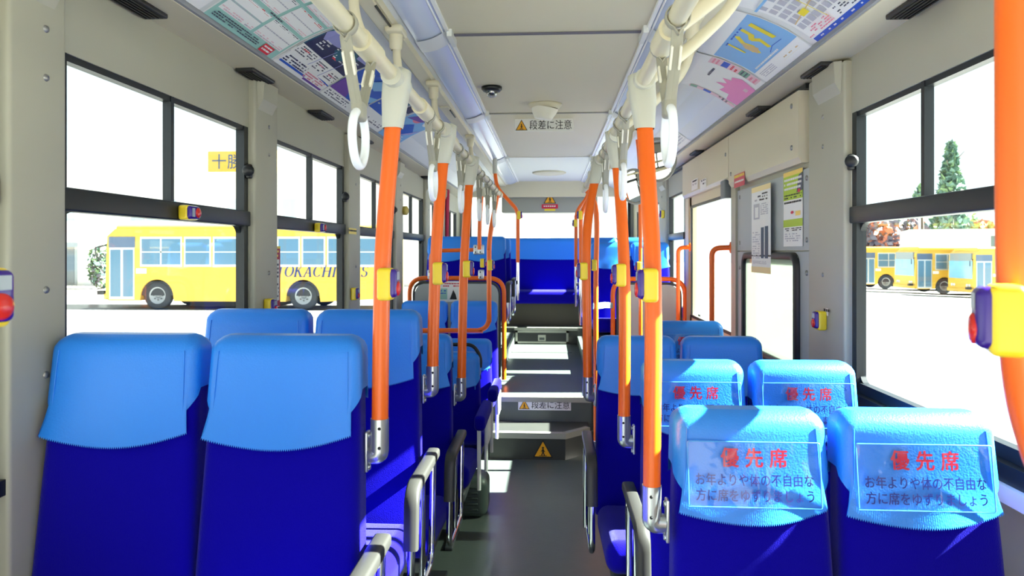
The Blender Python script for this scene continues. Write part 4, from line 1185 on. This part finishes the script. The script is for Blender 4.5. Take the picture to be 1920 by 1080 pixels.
poster('white and pink poster with a splash shape and coloured squares on the right cove', 1, 3.245, [('rect', .17, .02, .25, .255, I_PINK), ('rect', .175, .165, .245, .205, I_BLUE), ('rect', .175, .07, .245, .115, I_GRN), ('dash', .18, .12, .24, .16, 2, I_RED, .9), ('dash', .18, .21, .24, .245, 2, I_SAL, .9), ('dash', .18, .025, .24, .065, 2, I_SAL, .7), ('dash', .18, .075, .24, .11, 2, I_INK, .9),
      ('poly', [(.12, .0), (.14, .08), (.10, .12), (.06, .11), (.04, .15), (.0, .115), (-.05, .16), (-.06, .11), (-.13, .12), (-.12, .07), (-.2, .06), (-.19, .0)], I_ROSE), ('disc', -.02, .085, .018, .010, I_BLUE), ('dash', -.12, .02, -.04, .045, 2, I_VIO, .9), ('rect', .03, .02, .07, .05, I_PINK), ('dash', .0, .2, .12, .222, 1, I_INK, 1),
      ('rect', -.25, .0, -.21, .255, I_PINK), ('rect', -.245, .14, -.212, .18, I_BLUE), ('rect', -.245, .215, -.212, .25, I_GRN), ('dash', -.245, .04, -.21, .12, 4, I_INK, .7)])
c = (0, 4.75, 0)
poster('small white notice sheet on the right cove near the round mirror', 1, 4.72, [('dash', -.15, .03, .15, .16, 7, I_GR, .8), ('dash', -.12, .165, .12, .18, 1, I_INK, .8)], w=.36, h=.2)
m = MB(); m.box((-.006, -.012, -.012), (.0, 4.9, .0))
# edge strip holding the posters
for lbl, x, sg in (('left', -1.06, 1), ('right', .925, -1)):
    m = MB(); m.box((x - .007, YN, 2.160), (x + .007, 8.7, 2.176)); m.build('trim_%d' % (40 + sg), mat('strip_grey', (140, 142, 146), .45))['kind'] = 'structure'

# ------------------------------------------------------------------ papers and labels on the walls
def wall_sheet(name, lbl, X, sg, corners, items, mats, w, h, cat='notice', curl=0.0):
    """corners (lower-left px, upper-right px) measured on the wall plane X"""
    y0, z0, y1, z1 = corners
    m = MB()
    fn = (lambda x, y, L: Vector((-sg * (.002 + L + curl * max(0, .25 - y / h) ** 2 * 4), (y0 + y1) / 2 + (x if sg < 0 else -x), z0 + y)))
    sheet(m, fn, abs(y1 - y0), z1 - z0, items, 0, nv=12)
    return tag(m.build(name, mats, None, (X, 0, 0)), lbl, cat)
def box_on(px0, py0, px1, py1, X):
    a = atX(px0, py1, X); b = atX(px1, py0, X)
    c = atX(px0, py0, X); d = atX(px1, py1, X)
    return (min(a.y, b.y), (a.z + d.z) / 2, max(a.y, b.y), (b.z + c.z) / 2)
PX2 = PX - .001
b = box_on(1410, 348, 1446, 512, PX2 - .02); hh = b[3] - b[1]; ww = b[2] - b[0]
wall_sheet('paper_notice', 'long white notice with dark columns hanging over the milky window', PX2 - .020, 1, b, [('rect', -ww / 2, hh * .94, ww / 2, hh, 2), ('rect', -ww * .38, hh * .62, -ww * .06, hh * .80, 3), ('rect', -ww * .30, hh * .64, -ww * .12, hh * .76, 0), ('dash', -ww * .3, hh * .82, 0, hh * .9, 2, 1, .6), ('dash', .0, hh * .82, ww * .35, hh * .92, 3, 1, .7), ('dash', .0, hh * .66, ww * .38, hh * .8, 6, 3, .7),
     ('rect', .02 * ww, hh * .17, ww * .16, hh * .52, 4), ('rect', ww * .22, hh * .17, ww * .38, hh * .53, 4), ('dash', -ww * .42, hh * .16, -ww * .04, hh * .48, 12, 3, .7), ('dash', -ww * .4, hh * .1, ww * .3, hh * .14, 3, 3, .9), ('rect', -ww / 2, -.0, ww / 2, hh * .07, 2)], [PAPER, INK, mat('tape_cream', (238, 216, 150), .4), PM[I_GR], mat('notice_slate', (58, 76, 96), .6)], ww, hh)
b = box_on(1470, 320, 1506, 462, PX2); hh = b[3] - b[1]; ww = b[2] - b[0]
wall_sheet('paper_notice', 'lime green and white notice taped beside the hood, near the right pillar', PX2, 1, b, [('rect', -ww / 2, hh * .62, ww / 2, hh * .95, 2), ('rect', -ww / 2, hh * .26, ww / 2, hh * .36, 2), ('rect', -ww / 2, hh * .94, ww / 2, hh, 3), ('poly', [(ww * .2, hh * .7), (ww * .5, hh * .72), (ww * .5, hh * .95), (ww * .3, hh * .92)], 4), ('dash', -ww * .45, hh * .74, ww * .45, hh * .92, 3, 0, .95), ('dash', -ww * .45, hh * .63, ww * .45, hh * .7, 2, 1, .8), ('dash', -ww * .45, hh * .56, ww * .45, hh * .61, 1, 1, 1),
     ('rect', ww * .15, hh * .40, ww * .4, hh * .46, 3), ('disc', -ww * .02, hh * .45, ww * .08, hh * .02, 5), ('disc', ww * .33, hh * .72, ww * .07, hh * .025, 5), ('dash', -ww * .45, hh * .2, ww * .45, hh * .25, 2, 1, .8), ('dash', -ww * .4, hh * .06, ww * .4, hh * .18, 4, 6, .7)], [PAPER, INK, mat('lime', (168, 196, 40), .5), mat('tape_yellow', (240, 206, 96), .4), mat('photo_dark', (60, 70, 90), .5), RED, PM[I_GR]], ww, hh)
b = box_on(1377, 325, 1397, 350, XR - .046)
wall_sheet('red_sticker', 'small red sticker with yellow lettering lines on the door hood', XR - .046, 1, b, [('dash', -.10, .045, .10, .075, 1, 1, .9), ('dash', -.09, .02, .09, .04, 1, 2, .8)], [mat('red_label', (190, 20, 60), .4), YELLOW, PAPER], 1, b[3] - b[1], 'sticker')
for px, lb in ((1303, 'small white label on the door hood, the farther of two'), (1319, 'small white label on the door hood, the nearer of two, with thick marks')):
    b = box_on(px - 6, 336, px + 6, 356, XR - .046)
    wall_sheet('label_plate', lb, XR - .046, 1, b, [('dash', -.07, .03, .07, .075, 2, 1, .6)], [PAPER, INK], 1, b[3] - b[1], 'sticker')
b = box_on(502, 456, 522, 578, XL + .03)
wall_sheet('paper_notice', 'tall white notice with red head and foot hung at the first left window pillar', XL - .02, -1, (2.925, .98 + .22, 3.05, 1.475), [('rect', -.062, .215, .062, .268, 1), ('rect', -.062, .004, .062, .03, 1), ('rect', .052, .0, .062, .27, 1), ('dash', -.05, .222, .045, .26, 2, 2, .9), ('dash', -.05, .04, .045, .2, 9, 3, .75), ('rect', -.062, .264, .062, .275, 2)], [PAPER, mat('red_head', (170, 20, 40), .5), YELLOW, PM[I_INK]], .125, .275)
b = box_on(654, 428, 668, 439, XL + .03)
wall_sheet('label_plate', 'small yellow label on the second left window pillar', XL + .029, -1, b, [('dash', -.08, .01, .08, .03, 1, 1, .8)], [YELLOW, INK], 1, b[3] - b[1], 'sticker')
b = box_on(1549, 578, 1554, 592, XR - .029)
wall_sheet('label_plate', 'tiny white label above the stop button on the right window pillar', XR - .029, 1, b, [('dash', -.03, .01, .03, .03, 1, 1, .8)], [PAPER, INK], 1, max(.03, b[3] - b[1]), 'sticker')
# notice on the left partition, card reader disc, red strip, heater box
m = MB(); sheet(m, lambda x, y, L: Vector((x, -.002 - L, y)), .22, .17, [('dash', -.1, .12, .1, .16, 2, 1, .7), ('rect', -.1, .02, -.02, .11, 2), ('poly', [(.0, .02), (.03, .10), (.05, .06), (.06, .02)], 3), ('dash', -.09, .04, -.03, .1, 3, 4, .8)], 0, 4)
c = at(843, 566, 5.585); tag(m.build('paper_notice', [PAPER, RED, PM[I_TEAL], INK, PM[I_BLUE]], None, (c.x, 5.592, c.z)), 'small white notice with a figure on the left grey partition', 'notice')
c = atX(757, 395, XL + .03)
m = MB(); m.lathe([(0, .0), (.036, 0), (.036, .03), (.028, .036), (0, .036)], (0, 0, 0), (1, -.2, 0), 0, 24); tag(m.build('round_buzzer', mat('buzzer_tan', (180, 160, 70), .5), None, (XL + .026, c.y, c.z)), 'round tan buzzer on the third left window pillar', 'buzzer')
m = MB()
for k in range(4): m.tube([(.0, k * .02, 0), (.012 * (k % 2), k * .02, .60)], .014, 0, 8)
tag(m.build('red_curtain_strip', mat('curtain_red', (160, 16, 60), .8), None, (XL + .045, 7.62, 1.55)), 'narrow dark red curtain tied at the last left window pillar', 'curtain')
r = empty('heater_box', 'dark ribbed heater box on the floor under the first low single seat', 'heater', (-.50, 3.72, 0.0))
m = MB(); m.rbox((-.20, -.04, 0.0), (.155, .17, .22), .05, 0, 4); m.build('case', mat('heater_case', (66, 78, 74), .45), r)
m = MB()
for k in range(5): m.rbox((-.15, -.045, .045 + k * .03), (.105, -.035, .057 + k * .03), .004, 0, 1)
m.build('ribs', mat('heater_rib', (44, 54, 52), .5), r)
# ------------------------------------------------------------------ outside: yard, buses, buildings, trees
GZ = -0.60
ASPH = mat('pale_yard', (118, 118, 115), .9, vary=.05, vscale=.4)
m = MB()
def gz(x): return GZ - max(0.0, min(1.0, (x - 6) / 20.0)) * 0.75
xs = [-160, -60, -20, 0, 6, 16, 26, 60, 160]
vs = [(x, y, gz(x)) for y in (-60, 180) for x in xs]; n = len(xs)
m.add(vs, [(i, i + 1, n + i + 1, n + i) for i in range(n - 1)])
struct('ground', m, ASPH)
BUSY = mat('bus_yellow', (214, 172, 66), .4)
BGL = mat('bus_dark_glass', (86, 124, 150), .12, spec=.6)
BFR = mat('bus_silver', (198, 204, 208), .35, metal=.3)
TYRE = mat('tyre', (46, 50, 56), .8)
RIM = mat('rim_grey', (150, 154, 158), .4, metal=.4)
BLUEL = mat('letter_blue', (16, 52, 110), .5)
# serif letters from strokes: unit height 1
def arc(cx, cy, rx, ry, a0, a1, w, n=14):
    out = []
    for k in range(n):
        t0 = math.radians(a0 + (a1 - a0) * k / n); t1 = math.radians(a0 + (a1 - a0) * (k + 1) / n)
        wt = lambda t: w * (.35 + .65 * abs(math.cos(t)))
        q = []
        for t, s in ((t0, 1), (t1, 1), (t1, -1), (t0, -1)):
            h = wt(t) / 2 * s
            q.append((cx + (rx + h) * math.cos(t), cy + (ry + h * .6) * math.sin(t)))
        out.append(q)
    return out
def seg(x0, y0, x1, y1, w):
    return [[(x0 - w / 2, y0), (x0 + w / 2, y0), (x1 + w / 2, y1), (x1 - w / 2, y1)]]
def bar_(x0, x1, y, h=.045): return [[(x0, y - h / 2), (x1, y - h / 2), (x1, y + h / 2), (x0, y + h / 2)]]
def serif(x, y, w=.26): return bar_(x - w / 2, x + w / 2, y + (.022 if y < .5 else -.022))
T_, t_ = .165, .085
LET = {
 'T': (.72, seg(.36, 0, .36, 1, T_) + bar_(.02, .70, .975) + serif(.36, 0) + seg(.04, .80, .03, 1, .05) + seg(.68, .80, .69, 1, .05)),
 'O': (.80, arc(.40, .5, .33, .47, 0, 360, T_, 28)),
 'K': (.78, seg(.15, 0, .15, 1, T_) + serif(.15, 0) + serif(.15, 1) + seg(.20, .45, .62, 1, t_) + seg(.32, .58, .66, 0, T_) + serif(.66, 0) + serif(.62, 1, .22)),
 'A': (.78, seg(.10, 0, .40, 1, t_) + seg(.66, 0, .38, 1, T_) + bar_(.20, .58, .33) + serif(.10, 0, .22) + serif(.66, 0)),
 'C': (.74, arc(.40, .5, .33, .47, 45, 318, T_, 24) + seg(.66, .68, .66, .98, .05)),
 'H': (.84, seg(.15, 0, .15, 1, T_) + seg(.67, 0, .67, 1, T_) + bar_(.15, .67, .5) + serif(.15, 0) + serif(.15, 1) + serif(.67, 0) + serif(.67, 1)),
 'I': (.36, seg(.17, 0, .17, 1, T_) + serif(.17, 0) + serif(.17, 1)),
 'B': (.70, seg(.15, 0, .15, 1, T_) + serif(.10, 0, .2) + serif(.10, 1, .2) + arc(.34, .75, .22, .23, -90, 90, T_) + arc(.34, .27, .27, .25, -90, 90, T_) + bar_(.15, .36, .975) + bar_(.15, .36, .51) + bar_(.15, .36, .025)),
 'U': (.80, seg(.15, .32, .15, 1, T_) + seg(.63, .32, .63, 1, t_) + arc(.39, .33, .25, .31, 180, 360, T_) + serif(.15, 1) + serif(.63, 1, .24)),
 'S': (.60, arc(.30, .74, .20, .23, 30, 270, T_ * .9) + arc(.30, .26, .21, .24, -150, 90, T_ * .9) + seg(.50, .76, .50, .97, .045) + seg(.08, .03, .08, .25, .045)),
 ' ': (.45, [])}
def serif_text(mb, body, x0, z0, h, fn, mi, sh=.22):
    x = x0
    for ch in body:
        w, qs = LET[ch]
        for q in qs:
            mb.add([fn(x + (px + sh * py) * h, z0 + py * h) for px, py in q], [(0, 1, 2, 3)], mi, False)
        x += (w + .06) * h
def city_bus(label, loc, rz, lettering=True, group='yellow buses parked outside', cards=0):
    """front end at x = 0 looking to -x, the door side is -y"""
    r = empty('city_bus', label, 'bus', loc, group, rz)
    L, W, Zt = 10.2, 2.4, 2.86
    wx = (1.88, 7.15)
    prof = [(0.10, .32), (wx[0] - .62, .32)]
    for c in wx:
        prof += [(c + .60 * math.cos(t), .45 + .62 * math.sin(t)) for t in [PI - PI * k / 14 for k in range(15)]] + ([(c + .62, .30)] if True else [])
        if c == wx[0]: prof += [(wx[1] - .62, .30)]
    prof += [(L - .05, .42), (L, .9), (L, 2.62), (L - .25, Zt), (.35, Zt), (.06, 2.6), (0.0, 1.3), (0.0, .5)]
    m = MB(); m.prism([(x, 0, z) for x, z in prof], (0, W, 0), 0)
    m.box((.3, .05, .5), (L - .3, W - .05, 1.0), 1)
    m.rbox((.25, .15, Zt - .1), (L - .3, W - .15, Zt + .14), .1, 0, 3)
    m.box((2.9, .35, .12), (6.2, W - .35, .32), 1)
    m.build('body', [BUSY, TYRE], r)
    # door with two leaves
    d = MB(); d.box((.14, -.012, .36), (1.06, .0, 2.20), 0); d.box((.12, -.015, 2.20), (1.08, .0, 2.58), 2)
    for a, b in ((.19, .55), (.65, 1.01)): d.box((a, -.02, .46), (b, -.01, 2.12), 1)
    d.build('door', [BFR, BGL, mat('visor_dark', (86, 104, 130), .4)], r)
    for i, (a, b) in enumerate(((1.27, 2.80), (2.87, 3.85), (3.92, 5.05), (5.12, 6.15), (6.22, 7.05), (7.10, 7.95), (8.0, 8.9), (8.95, 9.9))):
        w = MB(); w.box((a, -.012, 1.52), (b, 0.0, 2.58), 0); w.box((a + .06, -.018, 1.60), (b - .06, -.008, 2.50), 1)
        w.box((a + .05, -.022, 2.02), (b - .05, -.014, 2.06), 0)
        if b - a > 1.2: w.box(((a + b) / 2 - .03, -.022, 1.58), ((a + b) / 2 + .03, -.014, 2.52), 0)
        w.build('side_window', [BFR, BGL], r)
    f = MB(); f.box((-.02, .12, 1.15), (.0, W - .12, 2.20), 1); f.box((-.03, .20, 2.20), (.06, W - .2, 2.66), 0); f.rbox((-.10, .02, .34), (.02, W - .02, .56), .04, 2, 2)
    f.build('front_window', [mat('visor_grey', (120, 128, 128), .5), mat('windscreen_blue', (120, 172, 200), .1), BUSY], r)
    h = MB()
    for y in (.38, .60, W - .38, W - .60): h.lathe([(.09, 0), (.09, .03), (.0, .05)], (0, y, .74), (-1, 0, 0), 0, 14)
    h.build('headlights', mat('headlight', (226, 230, 232), .15), r)
    q = MB(); q.box((-.35, .05, .52), (-.1, .25, .66)); q.tube([(0, .1, 2.3), (-.3, -.1, 2.2), (-.3, -.1, 1.9)], .03, 0, 6); q.build('mirror', BLACK, r)
    s = MB(); s.box((1.12, -.008, 1.28), (1.50, 0, 1.46)); s.build('side_plate', WHITE, r)
    for c in wx:
        for y, sg in ((.16, -1), (W - .16, 1)):
            w = MB(); w.lathe([(.30, -.12), (.47, -.12), (.50, -.06), (.50, .10), (.44, .14), (.30, .13)], (c, y, .50), (0, sg, 0), 0, 28); t = w.build('tyre', TYRE, r)
            w = MB(); w.lathe([(0, .05), (.10, .05), (.11, .09), (.20, .06), (.27, .12), (.31, .13)], (c, y, .50), (0, sg, 0), 0, 24)
            for k in range(8): w.lathe([(.022, 0), (.022, .03), (0, .035)], (c + .16 * math.cos(k * PI / 4), y + sg * .07, .50 + .16 * math.sin(k * PI / 4)), (0, sg, 0), 1, 8)
            w.build('rim', [RIM, DKGREY], t)
    if lettering:
        t = MB(); serif_text(t, 'TOKACHI BUS', 6.15, 1.17, .40, lambda x, z: Vector((x, -.006, z)), 0)
        t.build('lettering', BLUEL, r)
    return r
city_bus('long yellow bus with blue lettering parked across the yard outside the left windows', (-15.8, 23.4, GZ), 0.0)
def far_bus(lbl, px, py, s, rz):
    p = atS(px, py, s); city_bus(lbl, (p.x, p.y, gz(p.x)), rz, False)
far_bus('yellow bus outside the right window, the one with its whole front between two others', 1716, 551, 43.5, math.radians(3))
far_bus('yellow bus outside the right window, leftmost and partly cut by the window frame', 1612, 545, 48.5, math.radians(3))
far_bus('yellow bus outside the right window, rightmost beside the near orange pole', 1826, 556, 40.3, math.radians(3))

# building at the left with the yellow name board
BW = mat('building_white', (236, 234, 228), .8)
r = empty('depot_building', 'pale depot building behind the yellow bus, with brown awning and yellow board', 'building', (-30.0, 40.0, GZ))
m = MB(); m.box((-8, 0, 0), (30, 12, 7.6)); m.build('wall', BW, r)
for x in (-1.2, .2, 4.6, 5.6, 6.6, 10.6, 14.0, 17.4):
    m = MB(); m.box((x, -.05, 4.0), (x + .8, .02, 5.2)); m.box((x - .05, -.08, 3.9), (x + .85, -.02, 4.0)); m.build('window', mat('pale_window', (176, 200, 206), .2), r)
m = MB(); m.prism([(-7, 0, 3.6), (-7, -1.2, 3.4), (-7, -1.2, 2.75), (-7, 0, 2.75)], (6.4, 0, 0)); m.build('awning', mat('awning_brown', (150, 84, 74), .7), r)
m = MB(); m.box((-.5, -.05, 0), (1.2, .02, 2.6)); m.box((-.3, -.08, .1), (.3, -.04, 2.3), 1); m.box((.5, -.08, .1), (1.05, -.04, 2.3), 1); m.build('entrance', [mat('entrance_grey', (150, 160, 166), .5), mat('entrance_dark', (96, 110, 122), .3)], r)
m = MB(); m.box((-7.5, -.04, 0.0), (-1.6, .02, 2.3)); m.build('shutter_door', mat('shutter_pale', (206, 214, 214), .6), r)
b0 = atS(390, 322, 39.2); b1 = atS(522, 284, 39.2)
m = MB(); w = b1.x - b0.x; h = b1.z - b0.z
m.box((0, 0, 0), (w, .15, h), 0)
put_text(m, '十勝バス', w * .5, h * .5, w * .88, lambda x, y: Vector((x, -.01, y)), 1)
m.tube([(w * .2, .07, -.6), (w * .2, .07, 0.05)], .06, 2, 8); m.tube([(w * .8, .07, -.6), (w * .8, .07, .05)], .06, 2, 8)
tag(m.build('roof_name_board', [mat('board_yellow', (190, 158, 60), .6), mat('board_blue', (40, 70, 110), .5), BFR], None, tuple(b0)), 'yellow name board with two blue characters in view above the depot roof', 'sign')
# white hall on the right, street lamp, trees
p = atS(1800, 520, 66)
r = empty('white_hall', 'low white hall behind the yellow buses outside the right window', 'building', (p.x, p.y, gz(p.x)), None, math.radians(-20))
m = MB(); m.box((-4.2, 0, 0), (16, 8, 5.0)); m.build('wall', BW, r)
m = MB(); m.box((2.5, -.06, 2.6), (14, .02, 4.3)); m.build('window_band', mat('band_grey', (110, 122, 116), .5), r)
m = MB(); m.box((5, 3, 5.0), (16, 9, 9.0)); m.build('upper_storey', BW, r)
p = atS(1724, 545, 60)
r = empty('street_lamp', 'pale curved street lamp behind the parked buses on the right', 'street lamp', (p.x, p.y, gz(p.x)))
m = MB(); m.tube(fillet([(0, 0, 0), (0, 0, 6.1), (-1.3, 0, 6.6), (-6.2, 0, 6.2)], 1.4, 8), .09, 0, 8); m.build('post', BFR, r)
m = MB(); m.rbox((-2.6, -.15, 6.42), (-1.7, .15, 6.62), .08); m.build('lamp_head', WHITE, r)
def leaves(m, c, rad, n, size, mi_choices, rnd, cone=False):
    for _ in range(n):
        if cone:
            h = rnd.random(); rr = rad[0] * (1.02 - h) ** .8 * (.55 + .45 * rnd.random()); a = rnd.uniform(0, 2 * PI)
            q = Vector((rr * math.cos(a), rr * math.sin(a), (h - .5) * 2 * rad[2]))
        else:
            q = Vector((rnd.gauss(0, 1), rnd.gauss(0, 1), rnd.gauss(0, 1))).normalized() * rnd.random() ** .4
            q = Vector((q.x * rad[0], q.y * rad[1], q.z * rad[2]))
        u = Vector((rnd.gauss(0, 1), rnd.gauss(0, 1), rnd.gauss(0, 1))).normalized(); w = u.cross(Vector((rnd.gauss(0, 1), rnd.gauss(0, 1), rnd.gauss(0, 1)))).normalized()
        s = size * rnd.uniform(.6, 1.3); p = Vector(c) + q
        m.add([p - u * s, p + w * s * .6, p + u * s, p - w * s * .6], [(0, 1, 2, 3)], rnd.choice(mi_choices), False)
FG = [mat('leaf_dark', (84, 116, 104), .8), mat('leaf_green', (112, 142, 100), .8), mat('leaf_rust', (170, 104, 76), .8), mat('leaf_plum', (112, 108, 118), .8), mat('leaf_lime', (160, 172, 104), .8)]
TRK = mat('trunk', (92, 80, 70), .9)
def tree(lbl, px, s, top, wpx, cols, n, cone=False, seed=1, bottom=470, leaf=.34):
    p = atS(px, 520, s); g = gz(p.x); tp = atS(px, top, s).z; bt = atS(px, bottom, s).z
    rnd = random.Random(seed)
    r = empty('tree', lbl, 'tree', (p.x, p.y, g), 'trees beyond the parked buses')
    rad = wpx / FPX * s / 2; hz = (tp - bt) / 2; cz = (tp + bt) / 2 - g
    m = MB()
    leaves(m, (0, 0, cz), (rad, rad, hz), n, leaf, cols, rnd, cone); m.build('foliage', FG, r)
    m = MB(); m.tube([(0, 0, 0), (.1, 0, cz * .6), (0, 0, cz + hz * .6)], [.28, .2, .06], 0, 8)
    for k in range(5):
        a = rnd.uniform(0, 2 * PI); m.tube([(0, 0, cz - hz * .3 + k * hz * .2), (rad * .6 * math.cos(a), rad * .6 * math.sin(a), cz + k * hz * .2)], [.09, .03], 0, 6)
    m.build('trunk', TRK, r)
tree('tall conifer outside the right window, standing above the window bar', 1783, 78, 268, 70, [0, 0, 1], 1100, True, 3, 440, .5)
tree('rust and plum autumn tree left of the street lamp, outside the right window', 1640, 82, 415, 90, [2, 3, 3, 2], 1300, False, 4, 480, .5)
tree('dark plum tree between the street lamp and the white hall', 1700, 100, 408, 100, [3, 3, 0, 2], 1300, False, 5, 482, .5)
tree('low orange shrub like tree beside the street lamp foot', 1712, 76, 448, 34, [2], 350, False, 6, 486, .4)
tree('round green tree just right of the conifer trunk', 1802, 96, 396, 60, [1, 4, 0], 800, False, 7, 450, .5)
tree('orange tree behind the white hall, right of the green tree', 1838, 86, 415, 60, [2, 4], 700, False, 8, 460, .5)
tree('small pale tree left of the conifer seen through the upper right pane', 1728, 90, 345, 26, [0, 1], 200, False, 9, 400, .45)
p = atS(190, 505, 37.5)
rnd = random.Random(12); r = empty('garden_shrub', 'small bushy shrub at the front end of the yellow bus', 'shrub', (p.x, p.y, GZ))
m = MB(); leaves(m, (0, 0, 1.2), (.75, .6, 1.25), 500, .16, [0, 1, 3], rnd); m.build('foliage', FG, r)
m = MB(); m.tube([(0, 0, 0), (.1, 0, 1.6)], .05, 0, 6); m.build('stem', TRK, r)
